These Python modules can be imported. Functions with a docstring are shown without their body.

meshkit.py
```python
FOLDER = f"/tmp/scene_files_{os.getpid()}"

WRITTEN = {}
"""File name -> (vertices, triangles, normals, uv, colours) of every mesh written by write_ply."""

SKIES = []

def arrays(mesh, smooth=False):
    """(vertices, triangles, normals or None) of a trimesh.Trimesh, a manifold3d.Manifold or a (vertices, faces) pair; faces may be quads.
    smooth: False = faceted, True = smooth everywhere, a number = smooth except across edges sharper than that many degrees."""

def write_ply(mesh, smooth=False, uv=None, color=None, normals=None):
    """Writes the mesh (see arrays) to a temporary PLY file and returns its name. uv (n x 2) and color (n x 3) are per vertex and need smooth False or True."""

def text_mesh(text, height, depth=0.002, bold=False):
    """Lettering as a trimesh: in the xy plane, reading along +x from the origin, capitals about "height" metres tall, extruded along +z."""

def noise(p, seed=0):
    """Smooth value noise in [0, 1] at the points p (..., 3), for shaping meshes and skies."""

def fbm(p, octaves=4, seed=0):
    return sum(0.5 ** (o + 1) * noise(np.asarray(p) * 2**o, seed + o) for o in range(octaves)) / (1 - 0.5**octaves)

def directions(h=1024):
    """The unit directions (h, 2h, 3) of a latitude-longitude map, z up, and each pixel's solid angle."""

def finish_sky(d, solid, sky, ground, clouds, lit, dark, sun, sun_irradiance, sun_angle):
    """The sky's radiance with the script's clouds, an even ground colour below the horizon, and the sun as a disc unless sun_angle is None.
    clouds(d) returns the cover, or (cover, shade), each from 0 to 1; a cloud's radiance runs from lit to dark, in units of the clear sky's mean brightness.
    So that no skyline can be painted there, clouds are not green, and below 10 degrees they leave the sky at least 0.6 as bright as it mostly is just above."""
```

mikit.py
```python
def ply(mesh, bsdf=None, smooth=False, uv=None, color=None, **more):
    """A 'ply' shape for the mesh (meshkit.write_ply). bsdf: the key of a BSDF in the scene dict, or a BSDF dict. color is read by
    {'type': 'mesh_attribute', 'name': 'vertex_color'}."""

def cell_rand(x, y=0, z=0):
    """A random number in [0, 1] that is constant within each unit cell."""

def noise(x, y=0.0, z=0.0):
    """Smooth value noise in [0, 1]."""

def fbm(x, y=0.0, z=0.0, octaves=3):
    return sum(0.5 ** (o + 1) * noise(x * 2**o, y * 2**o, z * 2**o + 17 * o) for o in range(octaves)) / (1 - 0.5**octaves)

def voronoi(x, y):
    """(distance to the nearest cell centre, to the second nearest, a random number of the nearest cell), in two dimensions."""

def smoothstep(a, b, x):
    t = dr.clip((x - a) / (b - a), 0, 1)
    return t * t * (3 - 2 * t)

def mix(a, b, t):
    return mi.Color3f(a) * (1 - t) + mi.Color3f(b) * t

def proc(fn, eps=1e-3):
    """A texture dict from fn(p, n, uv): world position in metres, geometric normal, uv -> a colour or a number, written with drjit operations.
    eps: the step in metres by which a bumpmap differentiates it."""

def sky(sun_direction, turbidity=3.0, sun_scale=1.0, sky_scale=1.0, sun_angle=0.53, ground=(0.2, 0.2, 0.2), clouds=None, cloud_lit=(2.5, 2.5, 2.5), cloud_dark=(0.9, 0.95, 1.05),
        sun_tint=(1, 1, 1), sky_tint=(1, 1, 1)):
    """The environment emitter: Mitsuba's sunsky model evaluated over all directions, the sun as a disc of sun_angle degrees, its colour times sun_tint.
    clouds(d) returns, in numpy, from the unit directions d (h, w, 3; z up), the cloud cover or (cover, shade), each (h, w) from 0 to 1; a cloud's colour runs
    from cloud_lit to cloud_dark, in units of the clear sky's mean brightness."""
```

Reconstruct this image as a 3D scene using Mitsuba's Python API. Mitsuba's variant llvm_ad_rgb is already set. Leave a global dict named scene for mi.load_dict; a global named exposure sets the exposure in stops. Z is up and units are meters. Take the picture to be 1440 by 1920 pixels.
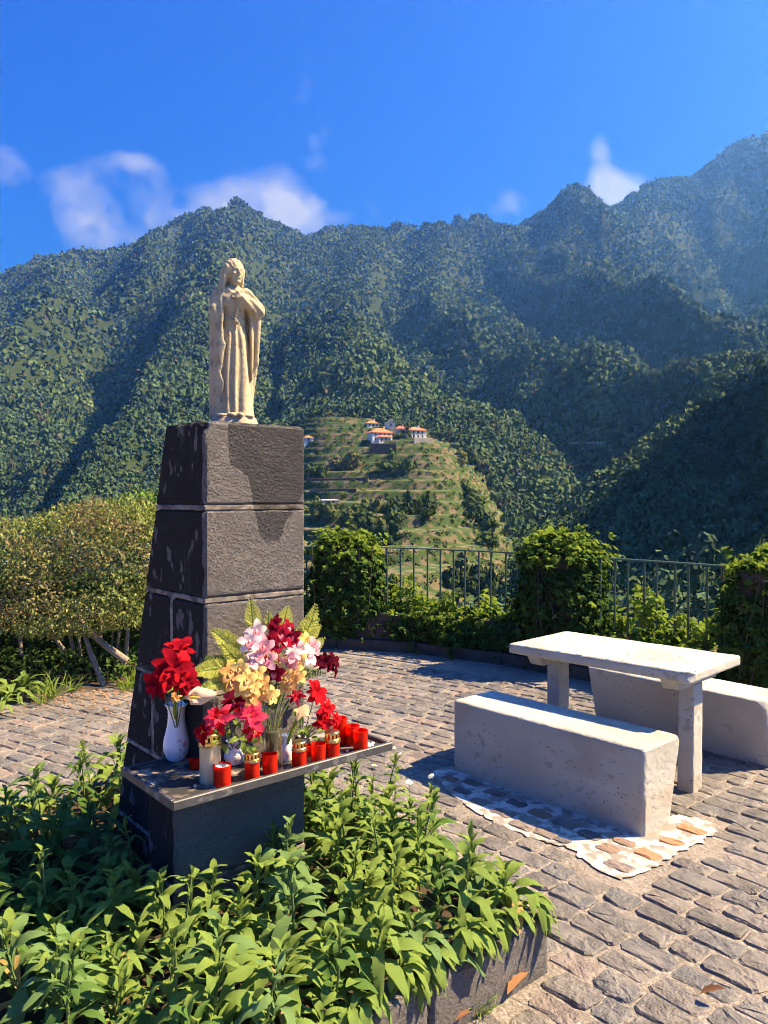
import math
import numpy as np
import trimesh
import drjit as dr
import mitsuba as mi
import mikit
import meshkit
from scipy.interpolate import RBFInterpolator
from scipy.spatial import cKDTree

T = mi.ScalarTransform4f
scene, labels = {}, {}

# ---------------------------------------------------------------- camera, sky, haze, exposure
FOCAL = 1442.0                      # focal length in pixels of the 1440 x 1920 photograph
EYE = 1.72
PITCH = math.atan(25.0 / FOCAL)     # the camera looks down by about one degree
FWD = np.array([0, math.cos(PITCH), -math.sin(PITCH)])
UP = np.array([0, math.sin(PITCH), math.cos(PITCH)])
HAZE_DENSITY = 1.3e-4
scene['camera'] = {
    'type': 'perspective', 'fov': math.degrees(2 * math.atan(720 / FOCAL)), 'fov_axis': 'x', 'near_clip': 0.05, 'far_clip': 20000.0,
    'to_world': T().look_at(origin=[0, 0, EYE], target=[float(v) for v in np.array([0, 0, EYE]) + FWD], up=[float(v) for v in UP]),
    'medium': {'type': 'ref', 'id': 'air'}}
SUN = np.array([0.66, 0.085, 0.745])
exposure = 1.68


def clouds(d):
    az = np.degrees(np.arctan2(d[..., 0], d[..., 1]))
    el = np.degrees(np.arcsin(d[..., 2]))
    q = np.stack([az / 6.0, el / 3.4, az * 0], -1)
    warp = meshkit.fbm(q * 0.8 + 7, 3, 5) - 0.5
    n = meshkit.fbm(q + warp[..., None] * 2.4, 6, 3)
    wisp = meshkit.fbm(np.stack([az / 3.2 + el / 5, el / 4.5 - az / 6, az * 0], -1) + 31 + warp[..., None] * 1.2, 6, 9)
    band = np.exp(-((el - 19.5) / 3.0) ** 2)

    def puff(a, e, w, h):
        return np.exp(-((az - a) / w) ** 2 - ((el - e) / h) ** 2)
    where = 1.1 * puff(-11.0, 20.4, 5.4, 2.4) + 0.5 * puff(-6.5, 20.0, 3.5, 1.6) + 0.55 * puff(-24, 20.8, 5.5, 2.2) + 0.75 * puff(-19.5, 17.8, 3.4, 2.0) + 0.42 * puff(-4.8, 24.6, 2.2, 1.8) + 0.30 * puff(-6.5, 27, 2.5, 2.5) + 0.5 * puff(-17.5, 22.6, 2.0, 0.9) \
        + 0.95 * puff(17.0, 20.8, 2.6, 1.6) + 0.75 * puff(15.6, 23.0, 1.2, 2.4) + 0.70 * puff(9.3, 20.6, 2.8, 1.4) + 0.50 * puff(11.5, 22.8, 1.8, 1.2) + 0.35 * puff(-2.5, 20.4, 3.0, 1.5)
    far = np.where(np.abs(az) > 32, 0.2 * band, 0)
    c = np.clip((0.55 * n + 0.65 * wisp - 0.83 + 0.52 * np.minimum(where + far, 1.0)) * 2.6, 0, 1) * (0.55 + 0.9 * np.clip(meshkit.fbm(np.stack([az / 0.9 + el / 2.0, el / 0.7, az * 0], -1) + warp[..., None] * 3, 4, 41) - 0.2, 0, 1))
    return np.clip(c * (0.35 + 0.55 * np.minimum(where + far, 1)), 0, 0.58) * np.clip((where + far) * 3, 0, 1), np.full(az.shape, 0.1)


scene["sky"] = mikit.sky(SUN, turbidity=2.6, sun_scale=3.5, sky_tint=(0.02, 0.60, 2.1), clouds=clouds, cloud_lit=(3.1, 3.2, 3.3), cloud_dark=(1.8, 1.95, 2.1), sun_tint=(1.0, 0.995, 0.955), ground=(0.1, 0.11, 0.08))
scene['air'] = {'type': 'homogeneous', 'albedo': {'type': 'rgb', 'value': [0.93, 0.95, 0.97]}, 'phase': {'type': 'hg', 'g': 0.65}, 'sigma_t': {'type': 'rgb', 'value': [HAZE_DENSITY * 0.22, HAZE_DENSITY * 0.62, HAZE_DENSITY * 1.6]}}
scene['haze'] = {'type': 'cube', 'to_world': T().translate([100, 1250, 380]).scale([2600, 2350, 780]),
                 'bsdf': {'type': 'null'}, 'interior': {'type': 'ref', 'id': 'air'}}
labels['haze'] = {'label': 'thin blue haze in the valley air before the mountains', 'category': 'haze', 'kind': 'stuff'}

# ---------------------------------------------------------------- helpers
fbm, noise, mix, smoothstep = mikit.fbm, mikit.noise, mikit.mix, mikit.smoothstep


def V(*a):
    return np.array(a, float)


def ray(px, py):
    return V(1, 0, 0) * (px - 720) / FOCAL + UP * (960 - py) / FOCAL + FWD


def at(px, py, Y):
    """The point at distance Y north of the viewpoint that was measured at this photograph pixel."""
    d = ray(px, py)
    return V(0, 0, EYE) + d * (Y / d[1])


def on(px, py, z=0.0):
    """The point measured at this photograph pixel on the level z."""
    d = ray(px, py)
    return V(0, 0, EYE) + d * ((z - EYE) / d[2])


def col(r, g, b):
    return {'type': 'rgb', 'value': [r, g, b]}


def proc(fn, eps=1e-3):
    return mikit.proc(fn, eps)


def mat(name, bsdf, two=True):
    scene[name] = {'type': 'twosided', 'inner': bsdf} if two else bsdf
    return name


def principled(color, rough=0.6, **k):
    return {'type': 'principled', 'base_color': color, 'roughness': rough, **k}


def bump(bsdf, fn, scale, eps=1e-3):
    return {'type': 'bumpmap', 'arbitrary': proc(fn, eps), 'scale': scale, 'nested': bsdf}


ORDER = ('first second third fourth fifth sixth seventh eighth ninth tenth eleventh twelfth thirteenth fourteenth fifteenth sixteenth seventeenth eighteenth nineteenth twentieth '
         'twenty-first twenty-second twenty-third twenty-fourth twenty-fifth twenty-sixth').split()


def numbered(key):
    if not used(key):
        return key
    n = COUNT.get(key, 0) + 1
    while used(f'{key}_{n:03d}'):
        n += 1
    COUNT[key] = n
    return f'{key}_{n:03d}'


COUNT, PLACES = {}, set()


def used(key):
    return key in scene or key in PLACES


def thing(name, label, category, group=None, kind=None):
    key = numbered(name)
    PLACES.add(key)
    labels[key] = {'label': label}
    if category:
        labels[key]['category'] = category
    if group:
        labels[key]['group'] = group
    if kind:
        labels[key]['kind'] = kind
    return key


def part(parent, name, shape, to_world=None, label=None, kind=None):
    key = numbered(f'{parent}__{name}')
    shape = dict(shape)
    if to_world is not None:
        shape['to_world'] = to_world
    scene[key] = shape
    if label or kind:
        labels[key] = {}
        if label:
            labels[key]['label'] = label
        if kind:
            labels[key]['kind'] = kind
    return key


def single(name, label, category, shape, to_world=None, group=None, kind=None):
    key = thing(name, label, category, group, kind)
    PLACES.discard(key)
    shape = dict(shape)
    if to_world is not None:
        shape['to_world'] = to_world
    scene[key] = shape
    return key


def structure(name, label, shape):
    return single(name, label, None, shape, kind='structure')


def M4(R=None, t=(0, 0, 0), s=1.0):
    m = np.eye(4)
    m[:3, :3] = (np.eye(3) if R is None else np.asarray(R)) * np.asarray(s)
    m[:3, 3] = t
    return T(m)


def rotz(a):
    c, s = math.cos(a), math.sin(a)
    return V([c, -s, 0], [s, c, 0], [0, 0, 1])


def rotx(a):
    c, s = math.cos(a), math.sin(a)
    return V([1, 0, 0], [0, c, -s], [0, s, c])


def roty(a):
    c, s = math.cos(a), math.sin(a)
    return V([c, 0, s], [0, 1, 0], [-s, 0, c])


def frame_to(d, roll=0.0, hint=(0, 0, 1)):
    """A rotation whose third axis is d."""
    d = np.asarray(d, float) / np.linalg.norm(d)
    h = np.asarray(hint, float)
    if abs(d @ h) > 0.97:
        h = V(1, 0, 0)
    x = np.cross(h, d)
    x /= np.linalg.norm(x)
    return np.stack([x, np.cross(d, x), d], 1) @ rotz(roll)


def join(meshes):
    """(vertices, faces) of several (vertices, faces)."""
    vs, fs, n = [], [], 0
    for v, f in meshes:
        vs.append(v)
        fs.append(np.asarray(f) + n)
        n += len(v)
    return np.vstack(vs), np.vstack(fs)


def vf(m):
    return np.array(m.vertices), np.array(m.faces)


def scatter(v, f, Rs, ts):
    """Copies of one mesh: Rs (n,3,3) with scale, ts (n,3)."""
    Rs, ts = np.asarray(Rs), np.asarray(ts)
    vs = (np.einsum('nij,kj->nki', Rs, v) + ts[:, None]).reshape(-1, 3)
    fs = (np.asarray(f)[None] + (np.arange(len(ts)) * len(v))[:, None, None]).reshape(-1, 3)
    return vs, fs


def tube(points, radii, k=8, caps=True):
    p = np.asarray(points, float)
    r = np.broadcast_to(np.asarray(radii, float), len(p))
    t = np.gradient(p, axis=0)
    t /= np.linalg.norm(t, axis=1, keepdims=True) + 1e-12
    n = np.cross(t[0], [0.31, 0.2, 0.93])
    if np.linalg.norm(n) < 1e-3:
        n = np.cross(t[0], [1, 0, 0])
    rings = []
    a = np.arange(k) * 2 * np.pi / k
    for i in range(len(p)):
        n = n - t[i] * (n @ t[i])
        n /= np.linalg.norm(n)
        b = np.cross(t[i], n)
        rings.append(p[i] + r[i] * (np.cos(a)[:, None] * n + np.sin(a)[:, None] * b))
    v = np.vstack(rings)
    i, j = np.meshgrid(np.arange(len(p) - 1), np.arange(k), indexing='ij')
    q = np.stack([i * k + j, i * k + (j + 1) % k, (i + 1) * k + (j + 1) % k, (i + 1) * k + j], -1).reshape(-1, 4)
    f = [q[:, [0, 1, 2]], q[:, [0, 2, 3]]]
    if caps:
        m = len(v)
        v = np.vstack([v, p[:1], p[-1:]])
        jj = np.arange(k)
        f.append(np.stack([jj * 0 + m, (jj + 1) % k, jj], 1))
        f.append(np.stack([jj * 0 + m + 1, (len(p) - 1) * k + jj, (len(p) - 1) * k + (jj + 1) % k], 1))
    return v, np.vstack(f)


def lathe(profile, k=32):
    """profile: (radius, z) from bottom to top; a radius of zero closes the shape."""
    pr = np.asarray(profile, float)
    a = np.arange(k) * 2 * np.pi / k
    v = np.vstack([np.stack([r * np.cos(a), r * np.sin(a), a * 0 + z], 1) for r, z in pr])
    i, j = np.meshgrid(np.arange(len(pr) - 1), np.arange(k), indexing='ij')
    q = np.stack([i * k + j, i * k + (j + 1) % k, (i + 1) * k + (j + 1) % k, (i + 1) * k + j], -1).reshape(-1, 4)
    return v, np.vstack([q[:, [0, 1, 2]], q[:, [0, 2, 3]]])


def prism8(c):
    """A six-sided block from 8 corners: four below, four above, counter-clockwise."""
    f = np.array([[0, 3, 2], [0, 2, 1], [4, 5, 6], [4, 6, 7]] + sum([[[i, (i + 1) % 4, 4 + (i + 1) % 4], [i, 4 + (i + 1) % 4, 4 + i]] for i in range(4)], []))
    return np.asarray(c, float), f


def box(x0, x1, y0, y1, z0, z1):
    return prism8([[x0, y0, z0], [x1, y0, z0], [x1, y1, z0], [x0, y1, z0], [x0, y0, z1], [x1, y0, z1], [x1, y1, z1], [x0, y1, z1]])


def rough_block(corners, cell=0.02, chamfer=0.012, amp=0.004, freq=14.0, seed=0, chips=()):
    """A block of stone or concrete from 8 corners with worn edges and an uneven surface."""
    c = np.asarray(corners, float)
    n = max(3, int(round(1.0 / 0.14)))
    L = [np.linalg.norm(c[1] - c[0]), np.linalg.norm(c[3] - c[0]), np.linalg.norm(c[4] - c[0])]
    k = [max(2, int(math.ceil(l / cell))) for l in L]

    def ticks(m, l):
        t = np.linspace(0, 1, m + 1)
        e = min(0.4, chamfer / l)
        return np.unique(np.concatenate([[0, e], t[(t > e * 1.3) & (t < 1 - e * 1.3)], [1 - e, 1]]))
    tu, tv, tw = ticks(k[0], L[0]), ticks(k[1], L[1]), ticks(k[2], L[2])
    vs, fs, off = [], [], 0
    for axis, side in ((0, 0), (0, 1), (1, 0), (1, 1), (2, 0), (2, 1)):
        a, b = [(tv, tw), (tu, tw), (tu, tv)][axis]
        A, B = np.meshgrid(a, b, indexing='ij')
        S = np.full(A.shape, float(side))
        uvw = [(S, A, B), (A, S, B), (A, B, S)][axis]
        vs.append(np.stack(uvw, -1).reshape(-1, 3))
        i, j = np.meshgrid(np.arange(len(a) - 1), np.arange(len(b) - 1), indexing='ij')
        q = np.stack([i * len(b) + j, (i + 1) * len(b) + j, (i + 1) * len(b) + j + 1, i * len(b) + j + 1], -1).reshape(-1, 4)
        if (side == 0) != (axis == 1):
            q = q[:, ::-1]
        fs.append(np.vstack([q[:, [0, 1, 2]], q[:, [0, 2, 3]]]) + off)
        off += len(vs[-1])
    uvw, f = np.vstack(vs), np.vstack(fs)
    m = trimesh.Trimesh(uvw, f, process=False)
    m.merge_vertices()
    uvw, f = np.array(m.vertices), np.array(m.faces)
    ww = lambda t, s: np.where(s, t, 1 - t)
    p = 0
    for idx, (a, b, d) in enumerate([(0, 0, 0), (1, 0, 0), (1, 1, 0), (0, 1, 0), (0, 0, 1), (1, 0, 1), (1, 1, 1), (0, 1, 1)]):
        p = p + (ww(uvw[:, 0], a) * ww(uvw[:, 1], b) * ww(uvw[:, 2], d))[:, None] * c[idx]
    mid = p.mean(0)
    # worn edges: points on two or more faces move inwards
    onf = [(uvw[:, i] < 1e-9) | (uvw[:, i] > 1 - 1e-9) for i in range(3)]
    cnt = sum(o.astype(int) for o in onf)
    ax = [c[1] - c[0], c[3] - c[0], c[4] - c[0]]
    inward = np.zeros_like(p)
    for i in range(3):
        d = ax[i] / np.linalg.norm(ax[i])
        inward += onf[i][:, None] * np.where(uvw[:, i] < 0.5, 1, -1)[:, None] * d
    wear = 0.45 + 1.1 * meshkit.fbm(p * 22.0 + seed * 3.1, 3, seed)
    p = p + inward * np.where(cnt >= 2, 0.5 * chamfer * wear, 0)[:, None]
    out = -inward / (np.linalg.norm(inward, axis=1, keepdims=True) + 1e-9)
    p = p + out * ((meshkit.fbm(p * freq + seed * 7.7, 4, seed + 50) - 0.5) * 2 * amp)[:, None]
    for q, r in chips:
        d = np.linalg.norm(p - q, axis=1)
        w = np.clip(1 - d / r, 0, 1)
        p = p + (mid - p) / np.linalg.norm(mid - p, axis=1, keepdims=True) * (w * r * 0.75)[:, None]
    return p, f


def leaf_mesh(n=4, length=1.0, width=0.3, droop=0.3, fold=0.15, tip=0.6, tooth=0.0, base=0.1):
    """A leaf blade along +y with its upper side up: a folded strip with a curved rib."""
    t = np.linspace(0, 1, n + 1)
    w = width * 0.5 * (base + (1 - base) * np.sin(np.pi * np.clip(t ** tip, 0, 1)) ** 0.8)
    w[-1] = 0.0
    if tooth:
        w[1:-1] *= 1 + tooth * np.where(np.arange(1, n) % 2 == 0, 1, -1)
    y, z = t * length * (1 - 0.25 * droop * t), -droop * length * t ** 2 * 0.6 + 0.12 * length * np.sin(np.pi * t * 0.8)
    rib = np.stack([0 * t, y, z], 1)
    a = np.stack([-w, y, z + fold * w], 1)
    b = np.stack([w, y, z + fold * w], 1)
    v = np.vstack([rib, a, b])
    m = n + 1
    f = []
    for i in range(n):
        f += [[i, i + 1, m + i + 1], [i, m + i + 1, m + i], [i, 2 * m + i, 2 * m + i + 1], [i, 2 * m + i + 1, i + 1]]
    v, f = v, np.array(f)
    area = np.linalg.norm(np.cross(v[f[:, 1]] - v[f[:, 0]], v[f[:, 2]] - v[f[:, 0]]), axis=1)
    return v, f[area > 1e-9]


def flip_if_needed(v, f):
    m = trimesh.Trimesh(v, f, process=False)
    return (v, f[:, ::-1]) if m.volume < 0 else (v, f)


def shape_of(table, key, mesh, m, smooth=True):
    if (key, m) not in table:
        table[key, m] = mikit.ply(mesh, m, smooth=smooth)
    return table[key, m]


def random_rotations(rng, n):
    q = rng.normal(size=(n, 4))
    q /= np.linalg.norm(q, axis=1, keepdims=True)
    w, x, y, z = q.T
    return np.stack([np.stack([1 - 2 * (y * y + z * z), 2 * (x * y - z * w), 2 * (x * z + y * w)], 1),
                     np.stack([2 * (x * y + z * w), 1 - 2 * (x * x + z * z), 2 * (y * z - x * w)], 1),
                     np.stack([2 * (x * z - y * w), 2 * (y * z + x * w), 1 - 2 * (x * x + y * y)], 1)], 1)


def frames_to(d, rng=None, hint=(0, 0, 1)):
    """(n,3,3) rotations whose second axis (the leaf's length) follows d and whose third axis points up as far as it can."""
    d = d / np.linalg.norm(d, axis=1, keepdims=True)
    h = np.broadcast_to(np.asarray(hint, float), d.shape)
    x = np.cross(d, h)
    l = np.linalg.norm(x, axis=1, keepdims=True)
    x = np.where(l > 1e-3, x / np.maximum(l, 1e-9), [1.0, 0, 0])
    z = np.cross(x, d)
    return np.stack([x, d, z], -1)
# ---------------------------------------------------------------- terrain: the valley and the mountains across it
# points of the land, measured where seen: photograph pixel and distance north in metres
LAND = [
    # skyline of the mountains, left to right
    (-500, 640, 1300), (-250, 570, 1400), (-60, 530, 1450), (0, 517, 1450), (50, 492, 1450), (100, 467, 1430), (150, 474, 1480), (200, 470, 1500), (255, 456, 1480), (264, 434, 1470), (330, 417, 1480),
    (380, 390, 1460), (420, 382, 1450), (470, 379, 1440), (488, 402, 1480), (520, 417, 1520), (575, 439, 1560), (610, 430, 1600), (690, 417, 1620), (760, 427, 1660), (830, 410, 1700),
    (900, 407, 1740), (970, 420, 1780), (1000, 407, 1760), (1040, 377, 1720), (1066, 346, 1700), (1085, 343, 1700), (1120, 371, 1740),
    # the spur below the left peak that ends in the terraced fields
    (490, 470, 1340), (540, 560, 1170), (600, 650, 950), (640, 715, 760), (670, 750, 620), (690, 782, 520),
    # left mountain side
    (-450, 800, 800), (-450, 1000, 480), (0, 620, 1150), (0, 760, 850), (0, 900, 620), (100, 560, 1180), (110, 700, 930), (120, 850, 650), (230, 560, 1220), (215, 660, 1120), (190, 780, 860), (220, 900, 640),
    (330, 560, 1120), (340, 700, 880), (340, 830, 660), (420, 760, 720), (450, 870, 520), (520, 800, 560),
    # terraced hill
    (575, 790, 505), (575, 850, 420), (590, 920, 350), (600, 990, 290), (620, 1060, 235), (640, 1150, 190), (740, 812, 455), (720, 850, 405), (730, 900, 355), (740, 960, 300), (750, 1020, 252), (760, 1090, 212), (780, 1160, 185),
    (800, 815, 465), (860, 850, 425), (880, 900, 375), (900, 960, 320), (880, 1030, 262), (880, 1100, 220), (900, 1160, 195),
    # gully right of the terraces, shaded valley behind it
    (620, 520, 1380), (700, 560, 1330), (760, 650, 1130), (800, 720, 950), (850, 780, 780), (900, 800, 690), (960, 790, 740), (960, 700, 1000), (940, 600, 1280), (860, 520, 1500),
    (1000, 560, 1420), (1030, 660, 1180), (1010, 760, 880),
    # middle hill and its spur up to the second peak
    (1110, 430, 1520), (1150, 520, 1300), (1190, 620, 1080), (1230, 700, 900), (1270, 770, 740), (1150, 770, 720), (1060, 820, 600), (980, 850, 540), (950, 900, 470), (960, 960, 400), (1000, 1010, 340), (1100, 850, 560),
    (1150, 900, 480), (1040, 900, 480),
    # right far ridge
    (1150, 388, 2000), (1172, 372, 2050), (1200, 345, 2080), (1245, 333, 2080), (1290, 326, 2100), (1330, 307, 2120), (1347, 282, 2130), (1400, 254, 2150), (1440, 244, 2160), (1520, 230, 2200), (1700, 200, 2200), (2100, 260, 2100),
    (1290, 460, 1750), (1350, 600, 1400), (1300, 650, 1250), (1420, 520, 1700), (1430, 680, 1200), (1340, 700, 1000),
    # near spur on the right; beyond it an unseen slope raised for its shadow
    (1440, 705, 300), (1340, 745, 310), (1280, 795, 310), (1200, 875, 300), (1130, 962, 290), (1060, 1020, 275), (1000, 1080, 255), (1440, 850, 225), (1300, 950, 215), (1200, 1060, 195), (1440, 1060, 160), (1100, 1150, 180), (1300, 1180, 140),
    (1480, 690, 305), (1540, 650, 290), (1680, 430, 260), (1800, 190, 240), (2000, -60, 240), (2300, -200, 230), (1750, 450, 200), (2200, 120, 160), (2200, 650, 120), (1700, 900, 130), (1600, 680, 200), (1480, 740, 225), (1650, 660, 400), (1560, 720, 440), (1440, 770, 420), (1800, 560, 430), (1380, 790, 500), (1520, 700, 700), (1700, 600, 700),
]
NEAR = [(-40, 6), (-20, 7), (-8, 9.5), (0, 10.2), (4, 8.6), (8, 4), (14, 0), (40, 6), (-40, -20), (40, -20)]      # land just outside the wall
pts = [at(*p) for p in LAND]
pts += [V(x, y, -1.2) for x, y in NEAR]
for x, y, z in [(-260, 420, -70), (-150, 330, -72), (-60, 130, -38), (0, 110, -38), (30, 120, -36), (-200, 160, -60), (60, 90, -24), (-20, 40, -16), (15, 35, -14), (-60, 40, -18), (70, 20, 0), (-120, 30, -22),
                (20, 145, -38), (-350, 100, -50), (200, 20, 120), (300, 100, 230), (-700, 200, 40), (-900, 500, 260), (-1500, 900, 500), (1200, 900, 700), (1500, 1800, 900), (-1700, 1700, 400), (900, 400, 600), (400, -50, 200)]:
    pts.append(V(x, y, z))
for px in range(-900, 2300, 160):      # the land falls again behind the ridges
    pts.append(at(px, 700, 3300))
P = np.array(pts)


def warp_xy(x, y):
    r = np.hypot(x, y + 20)
    return np.stack([np.arctan2(x, y + 20) * 3.2, np.log(r + 15)], -1)


LIFT = 1.0
land_fit = RBFInterpolator(warp_xy(P[:, 0], P[:, 1]), P[:, 2] / (np.hypot(P[:, 0], P[:, 1]) + 60), kernel='thin_plate_spline', smoothing=2e-4)


def ridged(x, y, seed, octaves=3):
    s = 0
    for o in range(octaves):
        n = meshkit.noise(np.stack([x * 2 ** o, y * 2 ** o, x * 0 + o * 7.3], -1), seed + o)
        s = s + (1 - np.abs(2 * n - 1)) * 0.5 ** o
    return s / (2 - 0.5 ** (octaves - 1))


FIELD_EDGE = np.array([at(*p)[:2] for p in [(470, 790, 520), (560, 772, 520), (690, 772, 515), (730, 800, 470), (830, 820, 462), (900, 862, 420), (930, 920, 365), (965, 1010, 285), (940, 1095, 226), (900, 1165, 190), (640, 1165, 180), (440, 1100, 205), (440, 900, 362)]])


def in_fields(x, y):
    from shapely import Polygon, contains_xy
    return contains_xy(Polygon(FIELD_EDGE), np.asarray(x).ravel(), np.asarray(y).ravel()).reshape(np.shape(x))


def field_distance(x, y):
    from shapely import Polygon, points, distance
    return distance(Polygon(FIELD_EDGE), points(np.asarray(x).ravel(), np.asarray(y).ravel())).reshape(np.shape(x))


RIDGE = np.array([at(*q)[:2] for q in LAND[:28]])
FAR_RIDGE = np.array([at(*q)[:2] for q in LAND if q[2] >= 2000])


def ridge_distance(x, y):
    from shapely import LineString, points, distance
    g = points(np.asarray(x).ravel(), np.asarray(y).ravel())
    return np.minimum(distance(LineString(RIDGE), g), distance(LineString(FAR_RIDGE), g)).reshape(np.shape(x))


def height_raw(x, y):
    x, y = np.asarray(x, float), np.asarray(y, float)
    sh = x.shape
    r = np.hypot(x, y)
    z = np.empty(x.size)
    w = warp_xy(x.ravel(), y.ravel())
    for i in range(0, x.size, 40000):
        z[i:i + 40000] = land_fit(w[i:i + 40000])
    z = z.reshape(sh) * (r + 60)
    fd = field_distance(x, y)
    wild = np.clip((fd - 28) / 80, 0, 1) * np.clip((r - 90) / 300, 0, 1)
    # gullies run down the slopes
    gx = x + 40 * (meshkit.noise(np.stack([x / 260, y / 260, x * 0], -1), 4) - 0.5)
    g = ridged(gx / 230 + y / 1500, y / 700, 11, 2)
    calm = 0.03 + 0.97 * np.clip(ridge_distance(x, y) / 330, 0, 1)
    # spurs: steep on their western side, gentle towards the sun
    wx = x + 70 * (meshkit.noise(np.stack([x / 330, y / 420, x * 0], -1), 14) - 0.5) + 26 * (meshkit.noise(np.stack([x / 90, y / 90, x * 0], -1), 15) - 0.5) + 0.10 * y
    t = wx / 190.0
    cell = np.floor(t)
    t = t - cell
    spur = np.where(t < 0.30, t / 0.30, 1 - (t - 0.30) / 0.70)
    spur = spur * spur * (3 - 2 * spur)
    amp = 0.35 + 0.95 * meshkit.noise(np.stack([cell * 7.7, y / 520, x * 0], -1), 16)
    z = z + wild * calm * (spur - 0.5) * amp * np.clip(r / 12.5, 12, 90)
    z = z + wild * calm * (g - 0.66) * np.clip(r / 9.0, 16, 105)
    z = z + wild * calm * (ridged(gx / 75, y / 150, 21, 3) - 0.58) * np.clip(r / 9.5, 6, 105)
    z = z + wild * (0.08 + 0.92 * calm) * (meshkit.fbm(np.stack([x / 45, y / 45, x * 0], -1), 4, 31) - 0.5) * np.clip(r / 55, 2, 24)
    # terraces: level fields between steep banks
    t = np.clip(1 - fd / 18, 0, 1)
    zz = z + 1.5 * (meshkit.fbm(np.stack([x / 60, y / 60, x * 0], -1), 2, 8) - 0.5)
    step = 5.0
    k = np.floor(zz / step)
    fr = zz / step - k
    zt = (k + 0.86 * np.clip((fr - 0.80) / 0.20, 0, 1) + 0.14 * np.minimum(fr / 0.80, 1)) * step
    return z * (1 - t) + zt * t


# the skyline that was measured: the far land is raised or lowered until its crest stands there
SKYLINE = [q for q in LAND[:28]] + [q for q in LAND if q[2] >= 2000]
_sky = np.array(sorted((math.degrees(math.atan2(at(*q)[0], at(*q)[1])), math.degrees(math.atan2(at(*q)[2] - EYE, math.hypot(*at(*q)[:2])))) for q in SKYLINE))
_az = np.linspace(-72, 66, 277)
_rr = np.linspace(650, 2600, 160)
_a, _r = np.meshgrid(np.radians(_az), _rr, indexing='ij')
_el = np.degrees(np.arctan2(height_raw(_r * np.sin(_a), _r * np.cos(_a)) + 6.0 - EYE, _r)).max(1)
_ratio = np.tan(np.radians(np.interp(_az, _sky[:, 0], _sky[:, 1]))) / np.tan(np.radians(_el))
from scipy.ndimage import gaussian_filter1d
_ratio = gaussian_filter1d(_ratio, 1.3)
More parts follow.
